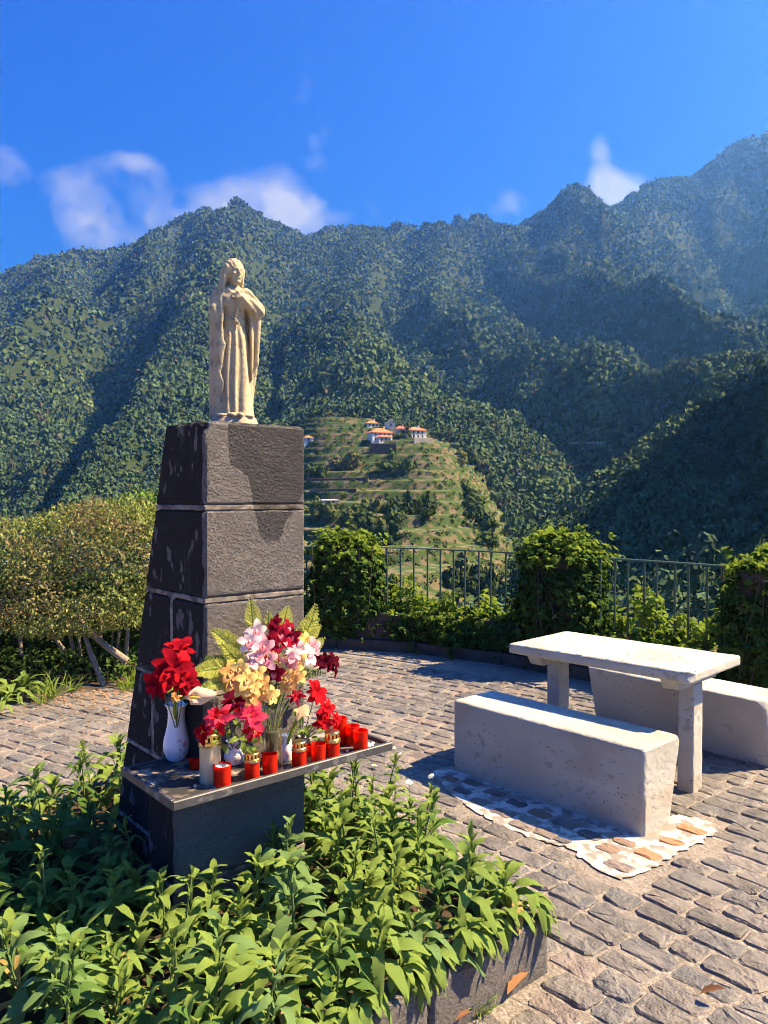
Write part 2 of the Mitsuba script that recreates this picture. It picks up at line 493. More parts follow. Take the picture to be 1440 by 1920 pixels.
_ratio = np.where((_az > _sky[0, 0]) & (_az < _sky[-1, 0]), np.clip(_ratio, 0.75, 1.3), 1.0)


def height(x, y):
    x, y = np.asarray(x, float), np.asarray(y, float)
    z = height_raw(x, y)
    r = np.hypot(x, y)
    k = np.interp(np.degrees(np.arctan2(x, y)), _az, _ratio)
    return z * (1 + (k - 1) * np.clip((r - 650) / 700, 0, 1))


nphi = 570
phi = np.radians(np.concatenate([np.linspace(-72, -29, 60, endpoint=False), np.linspace(-29, 31, nphi - 110), np.linspace(31, 66, 51)[1:]]))
rr = np.concatenate([11.0 * (180 / 11.0) ** np.linspace(0, 1, 80, endpoint=False), np.linspace(180, 530, 260, endpoint=False), 530 * (3400 / 530) ** np.linspace(0, 1, 190)])
nr = len(rr)
PH, RR = np.meshgrid(phi, rr, indexing='ij')
gx, gy = RR * np.sin(PH), RR * np.cos(PH)
gz = height(gx, gy)
gz = np.where(RR < 20, np.minimum(gz, -1.2), gz)
land_v = np.stack([gx, gy, gz], -1).reshape(-1, 3)
i, j = np.meshgrid(np.arange(nphi - 1), np.arange(nr - 1), indexing='ij')
q = np.stack([i * nr + j, (i + 1) * nr + j, (i + 1) * nr + j + 1, i * nr + j + 1], -1).reshape(-1, 4)
land_f = np.vstack([q[:, [0, 2, 1]], q[:, [0, 3, 2]]])


def land_color(p, n, uv):
    steep = smoothstep(0.86, 0.70, n.z)
    a = fbm(p.x * 0.05, p.y * 0.05, 0, 4)
    b = noise(p.x * 0.4, p.y * 0.4, p.z * 0.4)
    c = noise(p.x * 1.1, p.y * 1.1, p.z * 1.1)
    grass = mix([0.225, 0.350, 0.085], [0.130, 0.230, 0.052], smoothstep(0.38, 0.62, a))
    grass = mix(grass, [0.285, 0.315, 0.115], smoothstep(0.50, 0.66, fbm(p.x * 0.03 + 9, p.y * 0.06, 3, 3)) * 0.8)
    grass = mix(grass, [0.045, 0.080, 0.022], smoothstep(0.50, 0.72, b) * 0.65)
    grass = grass * (0.55 + 0.9 * c)
    bank = mix([0.040, 0.068, 0.020], [0.115, 0.100, 0.060], smoothstep(0.45, 0.70, b))
    field = mix(grass, bank, steep)
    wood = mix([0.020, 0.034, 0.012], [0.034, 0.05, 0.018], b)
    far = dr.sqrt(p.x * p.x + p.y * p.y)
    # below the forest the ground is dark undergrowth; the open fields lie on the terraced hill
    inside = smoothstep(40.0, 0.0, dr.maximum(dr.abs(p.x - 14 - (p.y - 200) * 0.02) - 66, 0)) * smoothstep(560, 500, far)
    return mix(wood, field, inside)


mat('land_surface', principled(proc(land_color), 0.95, specular=0.1))
structure('mountains', 'green mountain slopes with terraced fields across the valley', mikit.ply((land_v, land_f), 'land_surface', smooth=True))


def land_hit(px, py, near=90.0, far=1500.0):
    """The point of the land that was measured at this photograph pixel."""
    d = ray(px, py)
    d = d / d[1]
    Y = np.linspace(near, far, 2400)
    p = V(0, 0, EYE) + d * Y[:, None]
    below = p[:, 2] < height(p[:, 0], p[:, 1])
    k = int(np.argmax(below)) if below.any() else int(len(Y) * 0.3)
    q = p[k]
    return V(q[0], q[1], float(height(q[:1], q[1:2])[0]))
# ---------------------------------------------------------------- the forest on the mountains
rng = np.random.default_rng(7)


def crown_variant(seed, sub, squash=0.85, spiky=0.32):
    m = trimesh.creation.icosphere(subdivisions=sub)
    v, f = vf(m)
    n1 = meshkit.fbm(v * 1.7 + seed * 11.3, 2, seed)
    n2 = meshkit.noise(v * 4.5 + seed * 5.1, seed + 9)
    r = 0.72 + spiky * (n1 - 0.35) * 1.8 + 0.28 * (n2 - 0.5)
    rs = np.random.default_rng(seed)
    r = r * (1 + 0.12 * rs.normal(size=len(r)))
    v = v * r[:, None]
    v[:, 2] = v[:, 2] * squash + 0.35
    return v, f


def leafy_variant(seed, n=150, lobes=6, tall=1.0, leaf=1.0):
    """A crown of many leaf clumps spread over a few lobes."""
    r = np.random.default_rng(seed)
    c = r.normal(0, 0.42, (lobes, 3)) * [1, 1, 0.7]
    c[0] = 0
    rad = r.uniform(0.42, 0.68, lobes)
    which = r.integers(0, lobes, n)
    d = r.normal(0, 1, (n, 3))
    d[:, 2] = np.abs(d[:, 2]) * 0.9 - 0.25
    d /= np.linalg.norm(d, axis=1, keepdims=True)
    p = c[which] + d * rad[which, None] * r.uniform(0.75, 1.05, (n, 1))
    nrm = d + r.normal(0, 0.14, (n, 3))
    F = frames_to(np.cross(nrm, r.normal(0, 1, (n, 3))), hint=(0.01, 0.02, 1))
    x = np.cross(nrm, r.normal(0, 1, (n, 3)))
    x /= np.linalg.norm(x, axis=1, keepdims=True)
    y = np.cross(nrm / np.linalg.norm(nrm, axis=1, keepdims=True), x)
    s = r.uniform(0.14, 0.27, (n, 1)) * leaf
    q = [p + x * s, p + y * s * 0.9 + nrm * 0.05, p - x * s * 0.9, p - y * s + nrm * -0.03]
    v = np.stack(q, 1).reshape(-1, 3) * [1, 1, tall] + [0, 0, 0.35]
    b = np.arange(n)[:, None] * 4
    f = np.vstack([b + [0, 1, 2], b + [0, 2, 3]])
    return v, f


horizon = np.maximum.accumulate((gz - EYE) / RR, axis=1)


def in_sight(x, y, z):
    """Leaves out what stands behind a ridge, where neither the photograph nor a step aside shows it."""
    r, a = np.hypot(x, y), np.arctan2(x, y)
    i = np.clip(np.searchsorted(phi, a), 0, len(phi) - 1)
    j = np.clip(np.searchsorted(rr, r) - 3, 0, len(rr) - 1)
    return (z + 22 - EYE) / r > horizon[i, j]


def forest(n, rlo, rhi, alo, ahi, sizes, sub, seed, keep, shape):
    rg = np.random.default_rng(seed)
    ph = np.radians(rg.uniform(alo, ahi, n))
    r = np.sqrt(rg.uniform(rlo ** 2, rhi ** 2, n))
    x, y = r * np.sin(ph), r * np.cos(ph)
    ok = keep(x, y, rg)
    x, y = x[ok], y[ok]
    z = height(x, y)
    seen = in_sight(x, y, z)
    x, y, z = x[seen], y[seen], z[seen]
    s = rg.uniform(*sizes, len(x)) * (0.75 + 0.5 * meshkit.noise(np.stack([x / 60, y / 60, x * 0], -1), 77))
    var = rg.integers(0, 8, len(x))
    out, cols = [], []
    tone = meshkit.fbm(np.stack([x / 110, y / 110, x * 0], -1), 3, 71)
    for k in range(8):
        sel = np.nonzero(var == k)[0]
        if not len(sel):
            continue
        v, f = shape(k)
        a = rg.uniform(0, 6.28, len(sel))
        R = np.zeros((len(sel), 3, 3))
        R[:, 0, 0] = np.cos(a)
        R[:, 0, 1] = -np.sin(a)
        R[:, 1, 0] = np.sin(a)
        R[:, 1, 1] = np.cos(a)
        R[:, 2, 2] = rg.uniform(0.8, 1.35, len(sel))
        R *= (s[sel] * 0.62)[:, None, None]
        out.append(scatter(v, f, R, np.stack([x[sel], y[sel], z[sel] + s[sel] * 0.12], 1)))
        c = np.array([0.058, 0.100, 0.044]) * rg.uniform(0.72, 1.28, (len(sel), 1))
        yel = np.clip((tone[sel] - 0.54) * 3.6 + rg.normal(0, 0.16, len(sel)), 0, 1)[:, None]
        c = c * (1 - yel) + np.array([0.120, 0.180, 0.058]) * yel * rg.uniform(0.6, 1.2, (len(sel), 1))
        grey = (rg.uniform(size=(len(sel), 1)) < 0.04)
        c = np.where(grey, np.array([0.085, 0.082, 0.055]), c)
        cols.append(np.repeat(c, len(v), 0))
    v, f = join(out)
    return v, f, np.vstack(cols)


def wild_only(x, y, rg):
    d = field_distance(x, y)
    return d > 3


def far_keep(x, y, rg):
    return wild_only(x, y, rg)


parts_f = [forest(60000, 900, 2420, -29, 31, (4.4, 8.8), 0, 3, far_keep, lambda k: leafy_variant(30 + k, 8, 3, 1.0, 2.6)),
           forest(25000, 560, 900, -29, 31, (4.0, 8.2), 0, 4, far_keep, lambda k: leafy_variant(40 + k, 15, 4, 1.0 if k < 6 else 1.4, 1.95)),
           forest(8200, 300, 560, -30, 32, (3.8, 7.8), 0, 5, far_keep, lambda k: leafy_variant(50 + k, 42, 6, 1.0 if k < 6 else 1.5, 1.25)),
           forest(1000, 130, 300, 5, 33, (5, 9), 0, 8, far_keep, lambda k: leafy_variant(80 + k, 190, 7, 1.0 if k < 6 else 1.5, 0.62)),
           forest(240, 120, 300, -30, 3, (5, 9), 0, 9, far_keep, lambda k: leafy_variant(90 + k, 150, 7, 1.0, 0.75))]
nv = np.cumsum([0] + [len(p[0]) for p in parts_f])
forest_v = np.vstack([p[0] for p in parts_f])
forest_f = np.vstack([p[1] + n for p, n in zip(parts_f, nv)])
forest_c = np.vstack([p[2] for p in parts_f])
mat('forest_leaves', principled({'type': 'mesh_attribute', 'name': 'vertex_color'}, 0.9, specular=0.15))
single('forest', 'dense green laurel forest covering the mountain slopes', 'forest', mikit.ply((forest_v, forest_f), 'forest_leaves', smooth=False, color=forest_c), kind='stuff')
# ---------------------------------------------------------------- the hamlet, its terraces and scrub
rng = np.random.default_rng(17)
mat('house_white', principled(col(0.70, 0.68, 0.65), 0.9, specular=0.15))
mat('house_grey', principled(col(0.31, 0.30, 0.285), 0.9, specular=0.15))
mat('roof_tile', principled(col(0.50, 0.17, 0.08), 0.85, specular=0.15))
mat('window_pane', principled(col(0.03, 0.035, 0.04), 0.15, specular=0.5))
mat('terrace_stone', principled(proc(lambda p, n, uv: mix([0.075, 0.052, 0.040], [0.20, 0.135, 0.10], fbm(p.x * 1.3, p.y * 1.3, p.z * 1.3, 2))), 0.95, specular=0.1))
mat('concrete_far', principled(col(0.38, 0.365, 0.34), 0.95, specular=0.1))


def house(label, px, py, w, d, eave, ridge, yaw, windows=(), kind='hip', wall='house_white', roof='roof_tile', chimney=True):
    base = land_hit(px, py)
    k = thing('house', label, 'house', 'white houses of the hamlet')
    R = rotz(yaw)

    def g(x, y, z):
        return R @ V(x, y, z) + base
    part(k, 'wall', mikit.ply(prism8([g(x, y, z) for z in (-4.0, eave) for x, y in ((-w / 2, 0), (w / 2, 0), (w / 2, d), (-w / 2, d))]), wall))
    o = 0.5
    if kind == 'hip':
        e = [g(-w / 2 - o, -o, eave), g(w / 2 + o, -o, eave), g(w / 2 + o, d + o, eave), g(-w / 2 - o, d + o, eave)]
        lo = [q - V(0, 0, 0.25) for q in e]
        a = min(w, d) / 2
        t = [g(-w / 2 + a, d / 2, ridge), g(w / 2 - a, d / 2, ridge)] if w >= d else [g(0, a, ridge), g(0, d - a, ridge)]
        v = np.array(lo + e + t)
        f = [[0, 2, 1], [0, 3, 2]] + sum([[[i, (i + 1) % 4, 4 + (i + 1) % 4], [i, 4 + (i + 1) % 4, 4 + i]] for i in range(4)], [])
        f += [[4, 5, 9], [4, 9, 8], [5, 6, 9], [6, 7, 8], [6, 8, 9], [7, 4, 8]] if w >= d else [[4, 5, 8], [5, 6, 9], [5, 9, 8], [6, 7, 9], [7, 4, 8], [7, 8, 9]]
    else:
        v = np.array([g(-w / 2 - o, -o, eave - 0.3), g(0, -o, ridge), g(w / 2 + o, -o, eave - 0.3), g(-w / 2 - o, d + o, eave - 0.3), g(0, d + o, ridge), g(w / 2 + o, d + o, eave - 0.3),
                      g(-w / 2 - o, -o, eave - 0.05), g(0, -o, ridge + 0.25), g(w / 2 + o, -o, eave - 0.05), g(-w / 2 - o, d + o, eave - 0.05), g(0, d + o, ridge + 0.25), g(w / 2 + o, d + o, eave - 0.05)])
        f = [[0, 1, 4], [0, 4, 3], [1, 2, 5], [1, 5, 4], [6, 10, 7], [6, 9, 10], [7, 11, 8], [7, 10, 11], [0, 6, 7], [0, 7, 1], [1, 7, 8], [1, 8, 2], [3, 4, 10], [3, 10, 9], [4, 5, 11], [4, 11, 10], [0, 3, 9], [0, 9, 6], [2, 8, 11], [2, 11, 5]]
        gv = np.array([g(-w / 2, 0, eave - 0.4), g(w / 2, 0, eave - 0.4), g(0, 0, ridge - 0.05), g(-w / 2, d, eave - 0.4), g(w / 2, d, eave - 0.4), g(0, d, ridge - 0.05)])
        part(k, 'gable', mikit.ply((gv, np.array([[0, 1, 2], [3, 5, 4], [0, 2, 5], [0, 5, 3], [1, 4, 5], [1, 5, 2]])), wall))
    rf = part(k, 'roof', mikit.ply((v, np.array(f)), roof))
    if chimney:
        c = V(w * 0.22, d * 0.5, ridge - 0.6)
        part(rf, 'chimney', mikit.ply(prism8([R @ (c + V(x, y, z)) + base for z in (0, 1.6) for x, y in ((-0.35, -0.35), (0.35, -0.35), (0.35, 0.35), (-0.35, 0.35))]), wall))
    for x, z, ww, hh in windows:
        wn = part(k, 'window' if hh < 1.9 else 'door', mikit.ply(prism8([g(x + a, b, z + c) for c in (0, hh) for a, b in ((-ww / 2, -0.06), (ww / 2, -0.06), (ww / 2, 0.02), (-ww / 2, 0.02))]), 'window_pane'))
        part(wn, 'sill', mikit.ply(prism8([g(x + a, b, z + c) for c in (-0.16, -0.01) for a, b in ((-ww / 2 - 0.15, -0.22), (ww / 2 + 0.15, -0.22), (ww / 2 + 0.15, 0.0), (-ww / 2 - 0.15, 0.0))]), 'concrete_far'))
    # windows in the right-hand end
    for z in ([1.0, 3.8] if eave > 4.5 else [1.0]):
        for y in (d * 0.3, d * 0.7):
            part(k, 'window', mikit.ply(prism8([g(b, y + a, z + c) for c in (0, 1.2) for a, b in ((-0.5, w / 2 - 0.02), (-0.5, w / 2 + 0.06), (0.5, w / 2 + 0.06), (0.5, w / 2 - 0.02))]), 'window_pane'))
    return k


ww4 = [(-4.2, 0.6, 1.0, 1.3), (-1.4, 0.3, 1.1, 2.1), (1.4, 0.6, 1.0, 1.3), (4.2, 0.6, 1.0, 1.3), (-4.2, 3.0, 1.0, 1.3), (-1.4, 3.0, 1.0, 1.3), (1.4, 3.0, 1.0, 1.3), (4.2, 3.0, 1.0, 1.3)]
house('largest white hamlet house with an orange hipped roof, at the left', 717, 827, 12.2, 8, 4.9, 7.6, 0.42, ww4)
house('lower white hamlet house with a small orange roof before the largest one', 722, 830, 7.5, 4, 3.0, 4.7, 0.42, [(-2, 0.6, 1, 1.3), (0.6, 0.3, 1, 2.0), (2.6, 0.6, 1, 1.3)], chimney=False)
house('long white two-storey hamlet house with an orange roof, at the right', 780, 822, 13.5, 7, 4.9, 7.0, 0.38, ww4)
house('small white house with an orange roof, highest on the terraces', 700, 802, 8.2, 6, 2.6, 4.4, 0.4, [(-2.4, 0.8, 1, 1.2), (0, 0.3, 1.0, 2.0), (2.4, 0.8, 1, 1.2)])
house('white gabled house showing its pale gable behind the others', 733, 805, 5.0, 6, 3.6, 5.4, 0.2, [(0, 1.8, 1, 1.2)], 'gable', roof='concrete_far')
house('small orange-roofed house squeezed between the two large ones', 751, 816, 6.0, 5, 3.6, 5.4, 0.0, [(-1.2, 0.8, 1, 1.2), (1.2, 0.8, 1, 1.2)])
house('orange-roofed shed just right of the pedestal top', 579, 829, 5.2, 4, 2.2, 3.6, 0.3, [(0, 0.3, 1, 1.95)], chimney=False)
house('low pale farm building among the lower terraces', 615, 950, 9.5, 4, 2.2, 2.6, 0.05, [(-3, 0.5, 0.9, 1.2), (-0.5, 0.5, 0.9, 1.2), (2.2, 0.2, 1.0, 1.95)], roof='concrete_far', chimney=False)


def retaining(label, px0, px1, py, hgt, m, thick=0.8):
    a, b = land_hit(px0, py), land_hit(px1, py)
    b = V(b[0], b[1], a[2])
    d = (b - a) / np.linalg.norm(b - a)
    n = V(-d[1], d[0], 0) * (1 if -d[1] * 0 + d[0] > 0 else -1)
    c = [q + V(0, 0, z) for z in (-3.0, hgt) for q in (a, b, b + n * thick, a + n * thick)]
    k = thing('terrace_wall', label, 'wall')
    part(k, 'face', mikit.ply(flip_if_needed(*rough_block(c, 1.2, 0.15, 0.12, 0.5, int(px0))), m))


retaining('brown stone retaining wall below the largest hamlet house', 694, 743, 850, 5.2, 'terrace_stone')
retaining('grey concrete retaining wall below the long hamlet house', 776, 811, 832, 3.6, 'house_grey')
retaining('low dark stone wall of a middle terrace', 575, 690, 905, 1.6, 'terrace_stone')
retaining('low stone wall crossing the lower terraces', 580, 668, 925, 1.4, 'terrace_stone')
retaining('reddish earth bank wall at the road on the wooded hill', 1088, 1132, 842, 2.4, 'terrace_stone')
k = thing('utility_pole', 'thin pale utility pole standing in the shaded valley beyond the hamlet', 'pole')
c = land_hit(981, 828)
part(k, 'shaft', mikit.ply(tube([c - V(0, 0, 1), c + V(0, 0, 5), c + V(0, 0, 11.5)], [0.18, 0.16, 0.12], 8), 'concrete_far', smooth=40))
part(k, 'crossarm', mikit.ply(box(*(c[0] + V(-1.1, 1.1)), *(c[1] + V(-0.1, 0.1)), *(c[2] + V(10.4, 10.6))), 'concrete_far'))
k = thing('road_barrier', 'pale dashed barrier along the road on the wooded hill', 'barrier')
a, b = land_hit(1072, 834), land_hit(1132, 834)
for i in range(9):
    t0, t1 = i / 9, (i + 0.62) / 9
    p0, p1 = a + (b - a) * t0, a + (b - a) * t1
    part(k, 'segment', mikit.ply(prism8([q + V(0, y, z) for z in (0.3, 1.5) for q, y in ((p0, 0), (p1, 0), (p1, 0.3), (p0, 0.3))]), 'house_white'))

# -- trees and bushes on the terraces
for i, (nm, lo, hi) in enumerate((('dark_crown', [0.022, 0.045, 0.012], [0.045, 0.075, 0.022]), ('green_crown', [0.05, 0.085, 0.018], [0.085, 0.125, 0.03]), ('olive_crown', [0.085, 0.105, 0.03], [0.13, 0.145, 0.045]), ('dry_crown', [0.13, 0.105, 0.06], [0.20, 0.16, 0.09]))):
    mat(nm, principled(col(*[(a + b) / 2 for a, b in zip(lo, hi)]), 0.9, specular=0.12))
CROWNS = [leafy_variant(900 + k, 230, 7, 1.0 if k < 3 else 1.7) for k in range(5)]
TREE_SHAPES = {}

mat('bark_far', principled(col(0.09, 0.07, 0.05), 0.95))
TRUNK = mikit.ply(tube([V(0, 0, -0.4), V(0.03, 0, 0.2), V(0, 0.02, 0.75)], [0.09, 0.06, 0.03], 6), 'bark_far', smooth=True)


def hill_tree(px, py, size, m, var, label, group):
    c = land_hit(px, py)
    k = thing('hillside_tree', label, 'tree', group)
    R = rotz(rng.uniform(0, 6.28))
    part(k, 'trunk', TRUNK, M4(R, c, size * 0.6 * V(1, 1, 1)))
    part(k, 'crown', shape_of(TREE_SHAPES, var, CROWNS[var], m, False), M4(R, c + V(0, 0, size * 0.14), size * 0.58 * V(1, 1, rng.uniform(0.85, 1.15))))


# clumps measured in the photograph: centre, spread, number, size, tone
for (cx, cy, sx, sy, n, size, tones, where) in [
    (780, 965, 30, 14, 15, 5.0, ['dark_crown', 'green_crown'], 'in the lower grove'), (885, 945, 18, 18, 9, 5.0, ['dark_crown', 'green_crown'], 'on the right hill shoulder'),
    (740, 880, 20, 7, 9, 5.0, ['dark_crown', 'green_crown'], 'below the brown retaining wall'), (650, 882, 26, 4, 12, 5.5, ['dry_crown', 'olive_crown'], 'in the tawny cane brake'),
    (600, 890, 18, 4, 6, 4.0, ['green_crown'], 'on the terrace beside the pedestal'), (610, 965, 26, 10, 12, 4.5, ['green_crown', 'olive_crown'], 'round the farm building'), (680, 975, 30, 14, 18, 4.2, ['green_crown', 'olive_crown'], 'on the lower green slope'),
    (720, 1005, 40, 8, 12, 4.5, ['dark_crown', 'olive_crown'], 'at the hill foot'), (740, 822, 10, 3, 5, 3.6, ['green_crown', 'olive_crown'], 'in the hamlet gardens'), (762, 818, 6, 3, 3, 3.6, ['dark_crown'], 'between the hamlet houses'),
    (600, 775, 30, 5, 9, 5.0, ['green_crown', 'dark_crown'], 'on the highest terraces'), (870, 865, 12, 8, 7, 6.0, ['green_crown', 'olive_crown'], 'just right of the hamlet'), (915, 1010, 14, 18, 8, 5.5, ['green_crown', 'dark_crown'], 'down the right hill flank'),
    (880, 1110, 40, 16, 10, 5.0, ['dark_crown'], 'in the thicket behind the railing'), (700, 1080, 24, 30, 8, 3.0, ['olive_crown', 'green_crown'], 'on the slope behind the railing')]:
    spot = sorted((cx + rng.normal(0, sx * 0.6), cy + rng.normal(0, sy * 0.6)) for _ in range(n))
    seen = {}
    for i in range(n):
        m = tones[int(rng.integers(len(tones)))]
        seen[m] = seen.get(m, 0) + 1
        what = {'dark_crown': 'dark green tree', 'green_crown': 'mid green tree', 'olive_crown': 'olive green bush', 'dry_crown': 'tawny dry bush'}[m]
        hill_tree(*spot[i], size * rng.uniform(0.7, 1.3), m, int(rng.integers(5)), f'{what} {where}, {ORDER[seen[m] - 1]} from the left', f'trees and bushes {where}')
# scrub along the terrace banks
n = 12000
bx = rng.uniform(FIELD_EDGE[:, 0].min(), FIELD_EDGE[:, 0].max(), n)
by = rng.uniform(FIELD_EDGE[:, 1].min(), FIELD_EDGE[:, 1].max(), n)
ok = in_fields(bx, by)
bx, by = bx[ok], by[ok]
bz = height(bx, by)
slope = np.hypot(height(bx + 0.6, by) - bz, height(bx, by + 0.6) - bz) / 0.6
patch = meshkit.fbm(np.stack([bx / 22, by / 22, bx * 0], -1), 3, 5)
ok = ((slope > 0.50) & (rng.uniform(size=len(bx)) < 0.9)) | (patch > 0.62) & (rng.uniform(size=len(bx)) < 0.25)
bx, by, bz, patch = bx[ok], by[ok], bz[ok], patch[ok]
clump = leafy_variant(77, 14, 3, 1.0, 1.4)
a = rng.uniform(0, 6.28, len(bx))
R = np.stack([rotz(t) for t in a]) * rng.uniform(0.6, 1.4, len(bx))[:, None, None]
v, f = scatter(*clump, R, np.stack([bx, by, bz], 1))
c = np.array([0.045, 0.075, 0.02]) * rng.uniform(0.4, 1.5, (len(bx), 1))
c = np.where(rng.uniform(size=(len(bx), 1)) < 0.22, np.array([0.13, 0.16, 0.04]) * rng.uniform(0.7, 1.2, (len(bx), 1)), c)
single('terrace_scrub', 'low scrub and crops growing along the terrace banks', 'scrub', mikit.ply((v, f), 'forest_leaves', color=np.repeat(c, len(clump[0]), 0)), kind='stuff')
# ---------------------------------------------------------------- the courtyard: paving, bed, wall, railings
U = V(0.759, 0.651)                 # along the front of the pedestal (to the right and away)
L = V(-0.651, 0.759)                # along its side (to the left and away)


def ul(u, l, z=None):
    p = U * u + L * l
    return p if z is None else V(p[0], p[1], z)


WALL_LINE = np.array([(-9.0, 4.6), (-7.2, 6.6), (-5.2, 8.0), (-3.2, 8.8), (-0.92, 9.03), (0.03, 8.93), (0.75, 8.55), (1.425, 8.06), (2.08, 7.40), (2.894, 6.47), (3.6, 5.35), (4.05, 4.1), (4.25, 2.6), (4.2, 0.5), (3.9, -2)])
from scipy.interpolate import CubicSpline
_s = np.concatenate([[0], np.cumsum(np.linalg.norm(np.diff(WALL_LINE, axis=0), axis=1))])
wall_curve = CubicSpline(_s, WALL_LINE)
WALL_LEN = _s[-1]


def wall_s(px):
    """The place along the wall that was measured at this column of the photograph."""
    s = np.linspace(0, WALL_LEN, 4000)
    p = wall_curve(s)
    ok = p[:, 1] > 1
    x = 720 + FOCAL * p[:, 0] / np.maximum(p[:, 1], 0.1)
    return s[ok][np.argmin(np.abs(x[ok] - px))]


def wall_at(s, off=0.0):
    """off > 0 lies outside the court."""
    p, t = wall_curve(s), wall_curve(s, 1)
    t = t / np.linalg.norm(t, axis=-1, keepdims=True)
    n = np.stack([-t[..., 1], t[..., 0]], -1)
    return p + n * off


# -- paving
def sand_color(p, n, uv):
    a = fbm(p.x * 9, p.y * 9, 0, 3)
    g = noise(p.x * 160, p.y * 160, 3)
    c = mix([0.155, 0.136, 0.117], [0.245, 0.216, 0.187], a)
    c = mix(c, [0.12, 0.10, 0.08], smoothstep(0.60, 0.85, g) * 0.7)
    return mix(c, [0.38, 0.33, 0.28], smoothstep(0.30, 0.12, g) * 0.5)


mat('sand', bump(principled(proc(sand_color), 0.95, specular=0.15), lambda p, n, uv: noise(p.x * 70, p.y * 70, 1) + 0.5 * noise(p.x * 170, p.y * 170, 2), 0.005))


def sett_color(p, n, uv):
    r1, r2 = uv.x, uv.y
    a = fbm(p.x * 22, p.y * 22, p.z * 22 + r1 * 9, 3)
    g = noise(p.x * 190, p.y * 190, p.z * 190)
    c = mix([0.088, 0.081, 0.075], [0.132, 0.119, 0.109], r1)
    c = mix(c, [0.092, 0.091, 0.092], smoothstep(0.55, 0.85, r2))
    c = mix(c, [0.165, 0.130, 0.112], smoothstep(0.25, 0.05, r2))
    c = c * (0.60 + 0.85 * a)
    c = mix(c, [0.23, 0.205, 0.185], smoothstep(0.66, 0.9, g) * 0.5)
    return mix(c, [0.200, 0.178, 0.156], smoothstep(0.46, 0.70, fbm(p.x * 7, p.y * 7, 5, 3)) * 0.55)


mat('sett_stone', bump(principled(proc(sett_color), 0.62, specular=0.35), lambda p, n, uv: 0.7 * noise(p.x * 60, p.y * 60, p.z * 60) + 0.5 * noise(p.x * 150, p.y * 150, p.z * 150), 0.008, 8e-4))
mat('orange_sett_stone', principled(col(0.36, 0.165, 0.09), 0.85, specular=0.2))
mat('brown_sett_stone', principled(col(0.20, 0.14, 0.105), 0.85, specular=0.2))

ss = np.linspace(0, WALL_LEN, 90)
rim = wall_at(ss, 0.0)
court = np.vstack([rim, [[3.9, -6], [-12, -6], [-12, 3]]])
from shapely import Polygon, contains_xy
court_poly = Polygon(court)
cv, cf = trimesh.creation.triangulate_polygon(court_poly, engine='earcut')
structure('pavement', 'sunlit courtyard paved with worn dark stone setts in sandy joints', mikit.ply((np.column_stack([cv, cv[:, 0] * 0]), cf), 'sand'))

BED = Polygon([ul(0.55, 1.709), ul(2.263, 1.709), ul(2.263, 4.05), ul(0.55, 4.05)])
PATCH_PX = [(836, 1440), (852, 1440), (1213, 1560), (1262, 1530), (1300, 1533), (1340, 1546), (1345, 1562), (1320, 1580), (1270, 1600), (1240, 1622), (1195, 1646), (1160, 1650), (1120, 1634), (1092, 1612), (1078, 1596), (1040, 1586), (990, 1572), (940, 1552), (890, 1524), (850, 1494), (818, 1462), (812, 1444)]
PATCH = Polygon([on(x, y)[:2] for x, y in PATCH_PX])
SETT_CENTRE = V(-8.83, -5.13)
rng = np.random.default_rng(11)


def sett_mesh(outline, h, rg, dome=0.004):
    """One sett: an irregular outline (n x 2), split faces and a worn, uneven top."""
    o = np.asarray(outline)
    c = o.mean(0)
    n = len(o)
    side = np.linalg.norm(o - c, axis=1, keepdims=True)
    inn = c + (o - c) * (1 - 0.009 / side)
    mid = c + (o - c) * 0.5
    tilt = rg.normal(0, 0.02, 2)
    zt = lambda q, a: h + (q - c) @ tilt + rg.normal(0, a, len(q))
    v = np.vstack([np.column_stack([o, np.full(n, -0.03)]), np.column_stack([o, zt(o, 0.002) - 0.010]), np.column_stack([inn, zt(inn, 0.0015) - 0.001]), np.column_stack([mid + rg.normal(0, 0.006, mid.shape), zt(mid, 0.0018) + dome * 0.4]), np.column_stack([c[None], [h + dome * 0.5]])])
    i = np.arange(n)
    k = (i + 1) % n
    f = []
    for a in range(3):
        f += [np.stack([a * n + i, a * n + k, (a + 1) * n + k], 1), np.stack([a * n + i, (a + 1) * n + k, (a + 1) * n + i], 1)]
    f.append(np.stack([3 * n + i, 3 * n + k, i * 0 + 4 * n], 1))
    return v, np.vstack(f)


def sett_outline(quad, rg, cut=0.018):
    q = np.asarray(quad)
    q = q + rg.normal(0, 0.0045, q.shape)
    out = []
    for k in range(4):
        a, b, d = q[k - 1], q[k], q[(k + 1) % 4]
        out += [b + (a - b) / np.linalg.norm(a - b) * cut * rg.uniform(0.5, 1.5), b + (d - b) / np.linalg.norm(d - b) * cut * rg.uniform(0.5, 1.5)]
        m = (b + d) / 2
        out.append(m + rg.normal(0, 0.004, 2))
    return np.array(out)


def in_view(p, margin=120):
    if p[1] < 1.6:
        return False
    x, y = 720 + FOCAL * p[0] / p[1], 935 + FOCAL * EYE / p[1]
    return -margin < x < 1440 + margin and y < 1920 + margin


